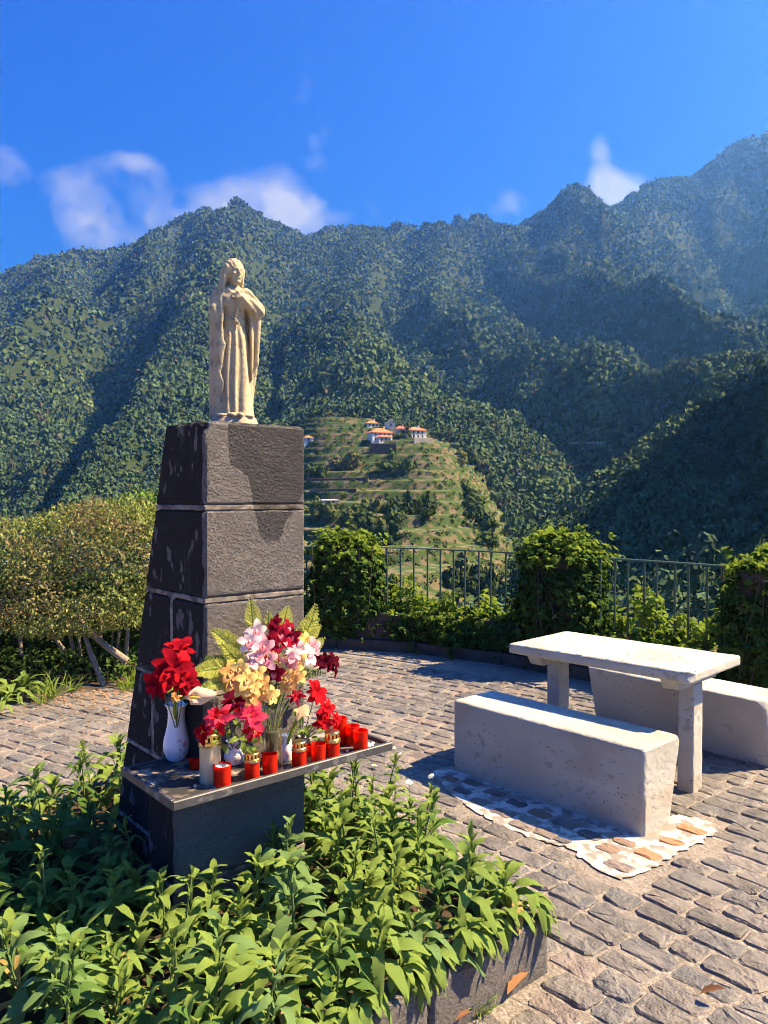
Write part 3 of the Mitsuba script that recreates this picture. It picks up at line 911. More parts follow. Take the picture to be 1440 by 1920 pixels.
setts = []
R = 6.5
while R < 15.9:
    w = rng.uniform(0.112, 0.148)
    a = rng.uniform(0, 0.02)
    while a < math.radians(90):
        ln = rng.uniform(0.15, 0.25) if rng.uniform() < 0.85 else rng.uniform(0.11, 0.15)
        da = ln / R
        gap = rng.uniform(0.0015, 0.006)
        wob = 0.02 * math.sin(a * 9 + R * 3) + 0.012 * math.sin(a * 23 + R)
        r0, r1 = R + gap + wob + rng.normal(0, 0.003), R + w - gap + wob + rng.normal(0, 0.003)
        a0, a1 = a + gap / R, a + da - gap / R
        quad = [SETT_CENTRE + r * V(math.cos(t), math.sin(t)) for r, t in ((r0, a0), (r1, a0), (r1, a1), (r0, a1))]
        c = np.mean(quad, 0)
        a += da
        if not in_view(c) or not contains_xy(court_poly.buffer(-0.16), *c) or contains_xy(BED.buffer(0.07), *c) or contains_xy(PATCH.buffer(0.035), *c):
            continue
        if c[0] < -1.2 and c[1] > 7.0 + 0.1 * math.sin(c[0] * 4):
            continue
        quad = np.array(quad)[::1]
        v, f = sett_mesh(sett_outline(quad, rng), rng.uniform(0.004, 0.014), rng)
        setts.append((np.linalg.norm(c), v, f, rng.uniform(size=2)))
    R += w
# orientation: outlines run counter-clockwise
for k, s in enumerate(setts):
    o = s[1][:12, :2]
    if np.sum(o[:, 0] * np.roll(o[:, 1], -1) - o[:, 1] * np.roll(o[:, 0], -1)) < 0:
        setts[k] = (s[0], s[1], s[2][:, ::-1], s[3])
setts.sort(key=lambda s: s[0])
MANUAL = [(1138, 1594, 'brown_sett_stone', .125, .085), (1171, 1582, 'brown_sett_stone', .12, .075), (1215, 1605, 'orange_sett_stone', .145, .10), (1258, 1581, 'orange_sett_stone', .115, .075), (1298, 1559, 'orange_sett_stone', .15, .085), (1159, 1626, 'sett_stone', .15, .085),
          (1104, 1569, 'sett_stone', .14, .085), (1060, 1548, 'sett_stone', .15, .085), (1012, 1529, 'brown_sett_stone', .14, .085), (968, 1509, 'sett_stone', .13, .08), (925, 1489, 'sett_stone', .14, .08), (885, 1470, 'sett_stone', .13, .075),
          (942, 1527, 'sett_stone', .14, .085), (980, 1552, 'sett_stone', .15, .09), (1022, 1566, 'sett_stone', .14, .085), (900, 1506, 'sett_stone', .13, .08), (866, 1486, 'sett_stone', .13, .08), (845, 1462, 'brown_sett_stone', .12, .08), (1048, 1577, 'sett_stone', .12, .06)]
n_near = 300 - len(MANUAL)
BENCH_DIR = V(0.667, -0.745)
BENCH_NRM = V(0.745, 0.667)
for px, py, m, a, b in MANUAL:
    c = on(px, py)[:2]
    quad = [c + BENCH_DIR * a / 2 * i + BENCH_NRM * b / 2 * j for i, j in ((-1, -1), (1, -1), (1, 1), (-1, 1))]
    v, f = sett_mesh(sett_outline(quad, rng), 0.013, rng, 0.003)
    part('pavement', 'stone', mikit.ply((v, f), m, uv=np.tile(rng.uniform(size=2), (len(v), 1))),
         label='orange stone set in the white mortar' if m == 'orange_sett_stone' else None)
for d, v, f, r in setts[:n_near]:
    part('pavement', 'stone', mikit.ply((v, f), 'sett_stone', uv=np.tile(r, (len(v), 1))))
v, f = join([(s[1], s[2]) for s in setts[n_near:]])
part('pavement', 'far_stone', mikit.ply((v, f), 'sett_stone', uv=np.vstack([np.tile(s[3], (len(s[1]), 1)) for s in setts[n_near:]])), kind='stuff')

# -- white cement round the near bench
pp = np.array(PATCH.exterior.coords)[:-1]
fine = []
for k in range(len(pp)):
    a, b = pp[k], pp[(k + 1) % len(pp)]
    m = max(2, int(np.linalg.norm(b - a) / 0.02))
    for t in range(m):
        fine.append(a + (b - a) * t / m)
fine = np.array(fine)
fine = fine + (meshkit.fbm(np.column_stack([fine * 34, fine[:, 0] * 0]), 4, 3)[:, None] - 0.5) * 0.05 * np.sign(fine - fine.mean(0))
pv, pf = trimesh.creation.triangulate_polygon(Polygon(fine), engine='earcut')


def cement_color(p, n, uv):
    a = fbm(p.x * 20, p.y * 20, 0, 4)
    c = mix([0.21, 0.197, 0.178], [0.44, 0.428, 0.40], smoothstep(0.36, 0.58, a))
    return mix(c, [0.22, 0.185, 0.15], smoothstep(0.60, 0.74, noise(p.x * 34 + 5, p.y * 34, 2)) * 0.6)


mat('white_cement', principled(proc(cement_color), 0.9, specular=0.15))
part('pavement', 'cement_patch', mikit.ply((np.column_stack([pv, np.full(len(pv), 0.0075)]), pf), 'white_cement'), label='white cement smeared round the foot of the near bench')

# -- concrete
def concrete_color(p, n, uv):
    a = fbm(p.x * 5, p.y * 5, p.z * 5, 3)
    b = noise(p.x * 130, p.y * 130, p.z * 130)
    c = mix([0.325, 0.318, 0.272], [0.445, 0.435, 0.378], a)
    c = mix(c, [0.34, 0.275, 0.205], smoothstep(0.50, 0.72, fbm(p.x * 3 + 7, p.y * 3, p.z * 6, 2)) * 0.6)
    c = mix(c, [0.24, 0.215, 0.185], smoothstep(0.78, 0.95, b) * 0.25)
    c = mix(c, [0.15, 0.13, 0.11], smoothstep(0.85, 0.91, noise(p.x * 74 + 5, p.y * 74, p.z * 74)) * smoothstep(0.35, 0.6, a))
    return mix(c, [0.215, 0.20, 0.18], smoothstep(0.62, 0.76, fbm(p.x * 26, p.y * 26, p.z * 26, 2)) * smoothstep(0.50, 0.66, a) * 0.55)


def concrete_relief(p, n, uv):
    return 0.7 * noise(p.x * 45, p.y * 45, p.z * 45) + 0.4 * noise(p.x * 130, p.y * 130, p.z * 130) - 0.7 * smoothstep(0.85, 0.91, noise(p.x * 74 + 5, p.y * 74, p.z * 74))


mat('concrete', bump(principled(proc(concrete_color), 0.9, specular=0.2), concrete_relief, 0.005))


def slab8(a, b, wbot, wtop, z0, z1, nrm):
    """A long block: a, b the ends of one long edge (2-D); wbot, wtop = (from, to) offsets along nrm at the bottom and top."""
    q = lambda p, w, z: V(*(p + nrm * w), z)
    return [q(a, wbot[0], z0), q(b, wbot[0], z0), q(b, wbot[1], z0), q(a, wbot[1], z0), q(a, wtop[0], z1), q(b, wtop[0], z1), q(b, wtop[1], z1), q(a, wtop[1], z1)]


a1, b1 = V(0.437, 4.835), V(1.314, 3.860)
v, f = rough_block(slab8(a1, b1, (0.0, 0.262), (0.0, 0.385), -0.02, 0.45, BENCH_NRM), 0.025, 0.012, 0.0035, 16, 2, chips=[(V(*(b1 + BENCH_NRM * 0.375), 0.45), 0.03), (V(*((a1 + b1) / 2), 0.45), 0.02), (V(*(a1 * 0.35 + b1 * 0.65), 0.45), 0.018)])
v, f = flip_if_needed(v, f)
single('concrete_bench', 'grey concrete block bench on white cement, in front of the table', 'bench', mikit.ply((v, f), 'concrete', smooth=35), group='concrete benches at the table')
n2 = V(0.778, 0.628)
a2, b2 = V(1.54, 5.81), V(2.372, 4.78)
v, f = rough_block(slab8(a2, b2, (0.115, 0.385), (0.0, 0.385), -0.02, 0.45, n2), 0.025, 0.014, 0.004, 16, 5, chips=[(V(*b2, 0.45), 0.05)])
v, f = flip_if_needed(v, f)
single('concrete_bench', 'pitted concrete block bench behind the table, cut by the picture edge', 'bench', mikit.ply((v, f), 'concrete', smooth=35), group='concrete benches at the table')

TC, E1, E2 = V(1.49, 4.84), V(0.70, -0.714), V(0.714, 0.70)


def tb(a, b, z):
    return V(*(TC + E1 * a + E2 * b), z)


def tbox(a0, a1_, b0, b1_, z0, z1, **k):
    c = [tb(a0, b0, z0), tb(a1_, b0, z0), tb(a1_, b1_, z0), tb(a0, b1_, z0), tb(a0, b0, z1), tb(a1_, b0, z1), tb(a1_, b1_, z1), tb(a0, b1_, z1)]
    v, f = rough_block(c, **k)
    return flip_if_needed(v, f)


table = thing('concrete_table', 'weathered concrete picnic table on two square legs between the benches', 'table')
v, f = tbox(-0.61, 0.61, -0.345, 0.345, 0.708, 0.77, cell=0.025, chamfer=0.010, amp=0.0025, freq=12, seed=3, chips=[(tb(0.61, -0.345, 0.75), 0.045), (tb(-0.61, 0.345, 0.77), 0.03)])
part(table, 'tabletop', mikit.ply((v, f), 'concrete', smooth=35))
for sgn in (1, -1):
    a = 0.452 * sgn
    part(table, 'leg', mikit.ply(tbox(a - 0.048, a + 0.048, -0.065, 0.065, -0.02, 0.64, cell=0.03, chamfer=0.008, amp=0.002, seed=4 + sgn), 'concrete', smooth=35))
    c = [tb(a - 0.05, -0.25, 0.638), tb(a + 0.05, -0.25, 0.638), tb(a + 0.05, 0.25, 0.638), tb(a - 0.05, 0.25, 0.638), tb(a - 0.05, -0.305, 0.7075), tb(a + 0.05, -0.305, 0.7075), tb(a + 0.05, 0.305, 0.7075), tb(a - 0.05, 0.305, 0.7075)]
    v, f = rough_block(c, 0.03, 0.008, 0.002, seed=8 + sgn)
    part(table, 'crossbeam', mikit.ply(flip_if_needed(v, f), 'concrete', smooth=35))

# -- basalt
PED_F = ul(1.325, 2.552)


def basalt_base(p):
    a = fbm(p.x * 10, p.y * 10, p.z * 10, 3)
    g = noise(p.x * 230 + 3, p.y * 230, p.z * 200)
    c = mix([0.088, 0.082, 0.077], [0.155, 0.143, 0.134], a)
    c = mix(c, [0.050, 0.044, 0.042], smoothstep(0.64, 0.86, g) * (0.25 + 0.75 * smoothstep(0.35, 0.65, a)) * 0.75)
    return mix(c, [0.25, 0.23, 0.215], smoothstep(0.26, 0.08, g) * 0.45)


def basalt_relief(p, n, uv):
    return 0.35 * noise(p.x * 120, p.y * 120, p.z * 120) - 1.0 * smoothstep(0.54, 0.78, noise(p.x * 230 + 3, p.y * 230, p.z * 200))


def stain_cover(p):
    """Damp run of water over the front of the two upper courses, with its ragged outline (1 inside)."""
    a = (p.x - PED_F[0]) * U[0] + (p.y - PED_F[1]) * U[1]
    pts_ = [(0.098, 2.02), (0.106, 1.85), (0.184, 1.81), (0.231, 1.59), (0.266, 1.553), (0.327, 1.556), (0.352, 1.617), (0.392, 1.668), (0.447, 1.745)]
    edge = mi.Float(pts_[0][1])
    for (x0, z0), (x1, z1) in zip(pts_, pts_[1:]):
        edge = edge + (z1 - z0) * dr.clip((a - x0) / (x1 - x0), 0, 1)
    w = 0.03 * (fbm(p.x * 24, p.y * 24, p.z * 24, 2) - 0.5)
    front = (p.x - PED_F[0]) * L[0] + (p.y - PED_F[1]) * L[1]
    return smoothstep(-0.004, 0.006, p.z + w - edge) * smoothstep(0.093, 0.100, a + w * 0.4) * smoothstep(0.02, 0.01, front)


def basalt_color(p, n, uv):
    c = basalt_base(p)
    # lichen and lime runs, mostly on the shaded side
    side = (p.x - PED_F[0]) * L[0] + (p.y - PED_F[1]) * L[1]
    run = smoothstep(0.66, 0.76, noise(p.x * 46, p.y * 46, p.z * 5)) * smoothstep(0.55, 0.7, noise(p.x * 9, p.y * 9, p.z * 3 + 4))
    # near-black tone over all but the front face, broken by gaps and pale runs
    dark_side = smoothstep(0.30, 0.36, fbm(p.x * 26, p.y * 26, p.z * 12 + 2, 3)) * smoothstep(0.004, 0.008, side - 0.012 * noise(p.x * 30, p.y * 30, p.z * 16))
    c = mix(c, c * 0.14 + mi.Color3f(0.004, 0.004, 0.0045), dark_side * 0.95)
    c = mix(c, [0.17, 0.155, 0.135], run * smoothstep(0.01, 0.04, side) * 0.12)
    return mix(c, c * 0.36 + mi.Color3f(0.006, 0.007, 0.009), stain_cover(p))


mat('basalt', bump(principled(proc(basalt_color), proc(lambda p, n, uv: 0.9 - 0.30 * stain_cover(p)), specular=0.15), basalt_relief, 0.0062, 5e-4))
mat('dark_basalt', bump(principled(proc(lambda p, n, uv: basalt_base(p)), 0.85, specular=0.25), basalt_relief, 0.0062, 5e-4))


def mortar_color(p, n, uv):
    a = fbm(p.x * 30, p.y * 30, p.z * 30, 3)
    c = mix([0.09, 0.080, 0.070], [0.24, 0.212, 0.178], smoothstep(0.3, 0.68, a))
    return mix(c, c * 0.4, stain_cover(p) * 0.9)


mat('mortar', principled(proc(mortar_color), 0.95, specular=0.15))
# ---------------------------------------------------------------- the pedestal
def ped(u, l, z):
    p = PED_F + U * u + L * l
    return V(p[0], p[1], z)


def depth_at(z):
    return 0.32 + 0.305 * (2.007 - z)


PW = 0.447
pedestal = thing('stone_pedestal', 'tall dark basalt block pedestal with light mortar joints under the statue', 'pedestal')
LEVELS = [0.02, 0.316, 0.665, 1.0, 1.345, 1.687, 2.007]
G = 0.0075
rng = np.random.default_rng(5)


def ped_block(u0, u1, l0, l1lo, l1hi, z0, z1, seed, chips=()):
    c = [ped(u0, l0, z0), ped(u1, l0, z0), ped(u1, l1lo, z0), ped(u0, l1lo, z0), ped(u0, l0, z1), ped(u1, l0, z1), ped(u1, l1hi, z1), ped(u0, l1hi, z1)]
    v, f = rough_block(c, 0.022, 0.012, 0.0035, 18, seed, chips)
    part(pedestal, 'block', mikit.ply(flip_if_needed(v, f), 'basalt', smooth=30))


for k in range(6):
    z0, z1 = LEVELS[k] + (G if k else 0), LEVELS[k + 1] - (G if k < 5 else 0)
    d0, d1 = depth_at(LEVELS[k]), depth_at(LEVELS[k + 1])
    u0 = 0.0
    chips = [(ped(0.0, 0.02, 2.007), 0.035), (ped(0.0, 0.0, 1.99), 0.03)] if k == 5 else [(ped(0, 0, z0), 0.03)] if k == 3 else ()
    if k in (2, 3):
        s = 0.462 if k == 2 else 0.279
        ped_block(u0, PW, 0, s - G, s - G, z0, z1, k, chips)
        ped_block(u0, PW, s + G, d0, d1, z0, z1, k + 20)
        c = [ped(u0 + 0.004, s - 0.03, z0), ped(PW - 0.004, s - 0.03, z0), ped(PW - 0.004, s + 0.03, z0), ped(u0 + 0.004, s + 0.03, z0), ped(u0 + 0.004, s - 0.03, z1), ped(PW - 0.004, s - 0.03, z1), ped(PW - 0.004, s + 0.03, z1), ped(u0 + 0.004, s + 0.03, z1)]
        part(pedestal, 'mortar_joint', mikit.ply(flip_if_needed(*rough_block(c, 0.03, 0.003, 0.003, 40, k + 70)), 'mortar', smooth=30))
    elif k < 2:      # the foot of the pedestal is wider in front
        ped_block(-0.12, PW, 0, 0.235, 0.235, z0, min(z1, 0.7148), k, chips)
        ped_block(0.0, PW, 0.243, d0, d1, z0, z1, k + 30)
    else:
        ped_block(u0, PW, 0, d0, d1, z0, z1, k, chips)
    if k:
        zz, d = LEVELS[k], depth_at(LEVELS[k])
        o = -0.0025
        uu = 0.0
        c = [ped(uu - o, -o, zz - 0.0095), ped(PW + o, -o, zz - 0.0095), ped(PW + o, d + o, zz - 0.0095), ped(uu - o, d + o, zz - 0.0095), ped(uu - o, -o, zz + 0.0095), ped(PW + o, -o, zz + 0.0095), ped(PW + o, d + o, zz + 0.0095), ped(uu - o, d + o, zz + 0.0095)]
        part(pedestal, 'mortar_joint', mikit.ply(flip_if_needed(*rough_block(c, 0.02, 0.003, 0.0022, 40, k + 40)), 'mortar', smooth=30))

c = [ped(u, l, z) for z in (0.3065, 0.3255) for u, l in ((-0.1175, 0.0025), (-0.002, 0.0025), (-0.002, 0.232), (-0.1175, 0.232))]
part(pedestal, 'mortar_joint', mikit.ply(flip_if_needed(*rough_block(c, 0.02, 0.003, 0.002, 40, 91)), 'mortar', smooth=30))

# -- the offering tray fixed round the front of the pedestal
TU0, TU1, TL0, TL1 = -0.244, 0.695, -0.253, 0.180
TRAY_Z = 0.733


def paint_color(p, n, uv):
    a = fbm(p.x * 26, p.y * 26, p.z * 26, 3)
    c = mix([0.030, 0.031, 0.034], [0.066, 0.067, 0.070], a)
    return mix(c, [0.20, 0.19, 0.18], smoothstep(0.60, 0.70, a) * 0.45)


mat('grey_paint', principled(proc(paint_color), 0.5, specular=0.5))


def floor_color(p, n, uv):
    a = fbm(p.x * 16, p.y * 16, 0, 4)
    c = mix([0.028, 0.027, 0.027], [0.13, 0.105, 0.08], smoothstep(0.42, 0.62, a))
    return mix(c, [0.40, 0.36, 0.30], smoothstep(0.60, 0.68, a) * 0.5)


mat('tray_floor', principled(proc(floor_color), 0.6, specular=0.4))
tray = thing('offering_tray', 'dark grey rimmed shelf tray holding the candles and vases round the pedestal', 'tray')


def tray_box(u0, u1, l0, l1, z0, z1, seed, name, m, ch=0.003):
    c = [ped(u0, l0, z0), ped(u1, l0, z0), ped(u1, l1, z0), ped(u0, l1, z0), ped(u0, l0, z1), ped(u1, l0, z1), ped(u1, l1, z1), ped(u0, l1, z1)]
    part(tray, name, mikit.ply(flip_if_needed(*rough_block(c, 0.04, ch, 0.0008, 20, seed)), m, smooth=30))


tray_box(TU0 + 0.018, TU1 - 0.018, TL0 + 0.018, TL1 - 0.012, 0.716, TRAY_Z, 1, 'floor', 'tray_floor', 0.001)
tray_box(TU0, TU1, TL0, TL0 + 0.018, 0.715, 0.7465, 2, 'front_rim', 'grey_paint')
tray_box(TU0, TU0 + 0.018, TL0 + 0.0182, TL1, 0.715, 0.7465, 3, 'side_rim', 'grey_paint')
tray_box(TU1 - 0.018, TU1, TL0 + 0.0182, TL1, 0.715, 0.7465, 4, 'side_rim', 'grey_paint')
tray_box(TU0 + 0.0182, -0.002, TL1 - 0.012, TL1, 0.715, 0.744, 5, 'back_rim', 'grey_paint')
tray_box(PW + 0.002, TU1 - 0.0182, TL1 - 0.012, TL1, 0.715, 0.744, 6, 'back_rim', 'grey_paint')

# -- the raised bed and its kerb
def soil_color(p, n, uv):
    return mix([0.030, 0.022, 0.016], [0.075, 0.055, 0.04], fbm(p.x * 30, p.y * 30, p.z * 30, 2))


mat('soil', principled(proc(soil_color), 0.95, specular=0.1))
bed = thing('flower_bed', 'raised flower bed with a dark stone kerb round the pedestal', 'flower bed')
g = np.linspace(0, 1, 40)
A, B = np.meshgrid(0.58 + g * 1.62, 1.78 + g * 2.24, indexing='ij')
soil = np.stack([U[0] * A + L[0] * B, U[1] * A + L[1] * B, 0.155 + 0.05 * meshkit.fbm(np.stack([A * 6, B * 6, A * 0], -1), 3, 2)], -1).reshape(-1, 3)
i, j = np.meshgrid(np.arange(39), np.arange(39), indexing='ij')
q = np.stack([i * 40 + j, (i + 1) * 40 + j, (i + 1) * 40 + j + 1, i * 40 + j + 1], -1).reshape(-1, 4)
part(bed, 'soil', mikit.ply((soil, q), 'soil', smooth=True))


def kerb(l_or_u, along, lo, hi, seed0, n):
    cuts = np.linspace(lo, hi, n + 1)
    for k in range(n):
        a, b = cuts[k] + 0.004, cuts[k + 1] - 0.004
        if along == 'u':
            c = [(a, l_or_u), (b, l_or_u), (b, l_or_u + 0.11), (a, l_or_u + 0.11)]
        else:
            c = [(l_or_u - 0.11, a), (l_or_u, a), (l_or_u, b), (l_or_u - 0.11, b)]
        c8 = [ul(u, l, z) for z in (-0.03, 0.205) for u, l in c]
        part(bed, 'kerb_stone', mikit.ply(flip_if_needed(*rough_block(c8, 0.03, 0.014, 0.006, 14, seed0 + k)), 'dark_basalt', smooth=35))


kerb(1.709, 'u', 0.45, 2.263, 100, 3)
kerb(2.263, 'l', 1.822, 4.05, 110, 4)
kerb(0.56, 'l', 1.822, 4.05, 120, 4)
kerb(4.055, 'u', 0.45, 2.263, 130, 3)
# ---------------------------------------------------------------- the statue
def surface_net(S, origin, h):
    """A closed surface at the zero level of the sampled distances S (inside < 0)."""
    ins = S < 0
    n = S.shape
    c = np.zeros([k - 1 for k in n], np.int8)
    for o in np.ndindex(2, 2, 2):
        c += ins[o[0]:n[0] - 1 + o[0], o[1]:n[1] - 1 + o[1], o[2]:n[2] - 1 + o[2]]
    act = (c > 0) & (c < 8)
    idx = -np.ones(act.shape, np.int64)
    ijk = np.argwhere(act)
    idx[act] = np.arange(len(ijk))
    acc, cnt = np.zeros((len(ijk), 3)), np.zeros(len(ijk))
    offs = list(np.ndindex(2, 2, 2))
    for a in offs:
        for b in offs:
            if sum(b) - sum(a) == 1 and all(x >= y for x, y in zip(b, a)):
                va, vb = S[tuple((ijk + a).T)], S[tuple((ijk + b).T)]
                x = (va < 0) != (vb < 0)
                t = va[x] / (va[x] - vb[x])
                acc[x] += np.array(a) + t[:, None] * (np.array(b) - np.array(a))
                cnt[x] += 1
    v = origin + (ijk + acc / cnt[:, None]) * h
    faces = []
    for ax in range(3):
        b1, b2 = [(1, 2), (2, 0), (0, 1)][ax]
        lo, hi = [slice(1, -1)] * 3, [slice(1, -1)] * 3
        lo[ax], hi[ax] = slice(0, -1), slice(1, None)
        A, B = ins[tuple(lo)], ins[tuple(hi)]
        for flip, e in ((False, A & ~B), (True, ~A & B)):
            p = np.argwhere(e)
            base = np.ones(3, int)
            base[ax] = 0
            p = p + base
            e1, e2 = np.eye(3, dtype=int)[b1], np.eye(3, dtype=int)[b2]
            q = [idx[tuple((p - d).T)] for d in (e1 * 0, e1, e1 + e2, e2)]
            q = np.stack(q if not flip else q[::-1], 1)
            faces.append(q)
    q = np.vstack(faces)
    q = q[(q >= 0).all(1)]
    return v, np.vstack([q[:, [0, 1, 2]], q[:, [0, 2, 3]]])


def build_statue():
    def smin(a, b, k):
        t = np.clip(0.5 + 0.5 * (b - a) / k, 0, 1)
        return b * (1 - t) + a * t - k * t * (1 - t)

    def smax(a, b, k):
        return -smin(-a, -b, k)

    def ell(c, r):
        k = (Q - np.float32(c)) / np.float32(r)
        l = np.linalg.norm(k, axis=-1)
        return (l - 1) * l / np.maximum(np.linalg.norm(k / np.float32(r), axis=-1), 1e-6)

    def cap(a, b, ra, rb, flat=(1, 1, 1)):
        a, b = np.float32(a), np.float32(b)
        p = (Q - a) / np.float32(flat)
        ba = (b - a) / np.float32(flat)
        t = np.clip(p @ ba / (ba @ ba), 0, 1)
        return np.linalg.norm(p - t[..., None] * ba, axis=-1) - (ra + (rb - ra) * t)

    def prof(zs, vs):
        return np.interp(Z, zs, vs).astype(np.float32)

    def section(cx, cy, a, b, power=2.0):
        x, y = np.abs(X - np.float32(cx)) / a, np.abs(Y - np.float32(cy)) / b
        l = np.sqrt(x * x + y * y) if power == 2.0 else (x ** power + y ** power) ** (1 / power)
        return (l - 1) * np.minimum(a, b)

    def grid(lo, hi, h):
        return np.stack(np.meshgrid(*[np.arange(a, b, h, dtype=np.float32) for a, b in zip(lo, hi)], indexing='ij'), -1)

    def local(body, d_fn, lo, hi, k):
        """Blends a small shape into the part of the grid that it can reach."""
        nonlocal Q, X, Y, Z
        s = tuple(slice(max(0, int((a - o) / h)), int((b - o) / h) + 2) for a, b, o in zip(lo, hi, LO))
        keep_ = Q, X, Y, Z
        Q = keep_[0][s]
        X, Y, Z = Q[..., 0], Q[..., 1], Q[..., 2]
        body[s] = smin(body[s], d_fn(), k)
        Q, X, Y, Z = keep_

    h = 0.0029
    LO = (-0.150, -0.115, -0.008)
    Q = grid(LO, (0.150, 0.115, 0.60), h)
    X, Y, Z = Q[..., 0], Q[..., 1], Q[..., 2]

    # gown
    a = prof([0.03, 0.10, 0.22, 0.33, 0.395, 0.425, 0.47, 0.51, 0.54, 0.56], [0.086, 0.080, 0.072, 0.061, 0.050, 0.047, 0.058, 0.064, 0.052, 0.02])
    b = prof([0.03, 0.10, 0.22, 0.33, 0.395, 0.425, 0.47, 0.51, 0.54, 0.56], [0.070, 0.064, 0.057, 0.049, 0.041, 0.039, 0.048, 0.050, 0.040, 0.02])
    th = np.arctan2(X, -Y)
    low = prof([0.03, 0.36, 0.40], [1.0, 0.75, 0.0])
    wave = np.sin(th * 8.5 + 1.1 + 2.0 * np.sin(th * 2 + 0.6) + 0.7 * np.sin(Z * 14 + th * 2))
    fold = np.where(wave > 0, wave ** 0.8, -np.abs(wave) ** 0.6)
    gown = section(prof([0.03, 0.4, 0.56], [0.006, 0.0, 0.0]), 0.0, a, b) - 0.0055 * low * fold
    chest = prof([0.43, 0.46, 0.53, 0.545], [0.0, 1.0, 1.0, 0.0])
    gown = gown - 0.0022 * chest * np.sin(X * 210 + 0.4 * np.sin(Z * 60))
    bust = smin(ell((-0.026, -0.034, 0.487), (0.026, 0.020, 0.026)), ell((0.024, -0.034, 0.487), (0.026, 0.020, 0.026)), 0.012)
    gown = smin(gown, bust, 0.014)
    belt = np.maximum(section(0, 0, a + 0.0035, b + 0.0035), np.abs(Z - 0.412 - 0.05 * X) - 0.008)
    gown = smin(gown, belt, 0.003)
    gown = smin(gown, cap((0.004, -0.047, 0.413), (0.016, -0.050, 0.395), 0.005, 0.004), 0.003)
    # cloak: an outer shell open in front
    ca = prof([0.03, 0.10, 0.25, 0.36, 0.45, 0.50, 0.535, 0.555], [0.092, 0.091, 0.091, 0.092, 0.092, 0.087, 0.068, 0.03])
    cb = prof([0.03, 0.25, 0.45, 0.52, 0.555], [0.080, 0.076, 0.066, 0.055, 0.025])
    cw = np.sin(th * 11 + 1.6 * np.sin(Z * 11) + 0.6)
    cloak = section(-0.004, 0.010, ca, cb, 2.3) - 0.0035 * cw * prof([0.03, 0.45, 0.53], [1, 0.8, 0])
    left_edge = prof([0.03, 0.10, 0.17, 0.21, 0.29, 0.315, 0.335, 0.42, 0.50, 0.55], [-0.078, -0.062, -0.050, -0.062, -0.046, -0.040, -0.052, -0.050, -0.052, -0.03]) + 0.0016 * np.sin(Z * 60)
    right_edge = prof([0.03, 0.08, 0.18, 0.25, 0.30, 0.42, 0.47, 0.55], [0.150, 0.082, 0.074, 0.070, 0.072, 0.070, 0.055, 0.03])
    opening = np.maximum.reduce([X - right_edge, left_edge - X, Y - (0.012 + 0.0 * Z)])
    cloak = smax(cloak, -opening, 0.010)
    cloak = np.maximum(cloak, 0.032 - Z)
    # the cloak's right panel tapers to a point low down
    taper = X - prof([0.03, 0.07, 0.16, 0.245, 0.26, 0.31, 0.45, 0.55], [0.074, 0.078, 0.092, 0.099, 0.106, 0.108, 0.120, 0.120])
    cloak = smax(cloak, taper, 0.006)
    body = smin(gown, cloak, 0.006)
    # arms: both hands drawn to the breast
    arm_r = smin(cap((0.062, 0.004, 0.525), (0.103, -0.018, 0.462), 0.029, 0.031), cap((0.101, -0.020, 0.462), (0.032, -0.047, 0.496), 0.032, 0.021), 0.010)
    arm_r = arm_r - 0.0022 * np.sin((X * 0.8 + Z * 0.9) * 190)
    arm_l = cap((-0.062, 0.002, 0.522), (-0.080, -0.014, 0.425), 0.027, 0.023)
    arm_l = arm_l - 0.0018 * np.sin((X * 0.9 - Z * 0.8) * 190)
    body = smin(body, arm_r, 0.009)
    body = smin(body, arm_l, 0.009)
    sleeve = smin(cap((0.104, -0.004, 0.46), (0.103, 0.0, 0.262), 0.024, 0.010, (0.9, 1.3, 1)), cap((0.103, 0.002, 0.27), (0.078, 0.006, 0.07), 0.011, 0.006), 0.01)
    body = smin(body, sleeve, 0.008)
    lsleeve = smin(cap((-0.086, -0.018, 0.455), (-0.062, -0.030, 0.325), 0.020, 0.009), cap((-0.088, -0.006, 0.49), (-0.088, -0.004, 0.10), 0.013, 0.011), 0.01)
    body = smin(body, lsleeve, 0.009)
    body = smin(body, cap((-0.062, -0.030, 0.25), (-0.080, -0.030, 0.14), 0.010, 0.006), 0.010)
    # hands
    def hands():
        hand = ell((0.012, -0.060, 0.505), (0.014, 0.007, 0.012))
        for k in range(4):
            hand = smin(hand, cap((0.006, -0.064 + 0.001 * k, 0.497 + 0.0058 * k), (-0.017 + 0.002 * k, -0.060 + 0.002 * k, 0.500 + 0.0056 * k), 0.0036, 0.0028), 0.0015)
        hand = smin(hand, cap((0.013, -0.063, 0.513), (0.003, -0.062, 0.524), 0.0040, 0.003), 0.002)
        return hand
    local(body, hands, (-0.045, -0.10, 0.47), (0.05, -0.03, 0.56), 0.004)
    # beads from the hands to the belt
    for k in range(9):
        t = k / 8
        local(body, lambda: ell((0.004 + 0.006 * math.sin(t * 5), -0.060 + 0.012 * t, 0.494 - 0.085 * t), (0.0048, 0.005, 0.0058)), (-0.03, -0.09, 0.38), (0.04, -0.02, 0.52), 0.0015)
    # collar and neck
    body = smin(body, cap((0.0, -0.002, 0.53), (0.003, -0.006, 0.575), 0.026, 0.020), 0.010)
    for s in (-1, 1):
        body = smin(body, cap((0.052 * s, -0.020, 0.538), (0.004, -0.044, 0.512), 0.012, 0.008), 0.008)
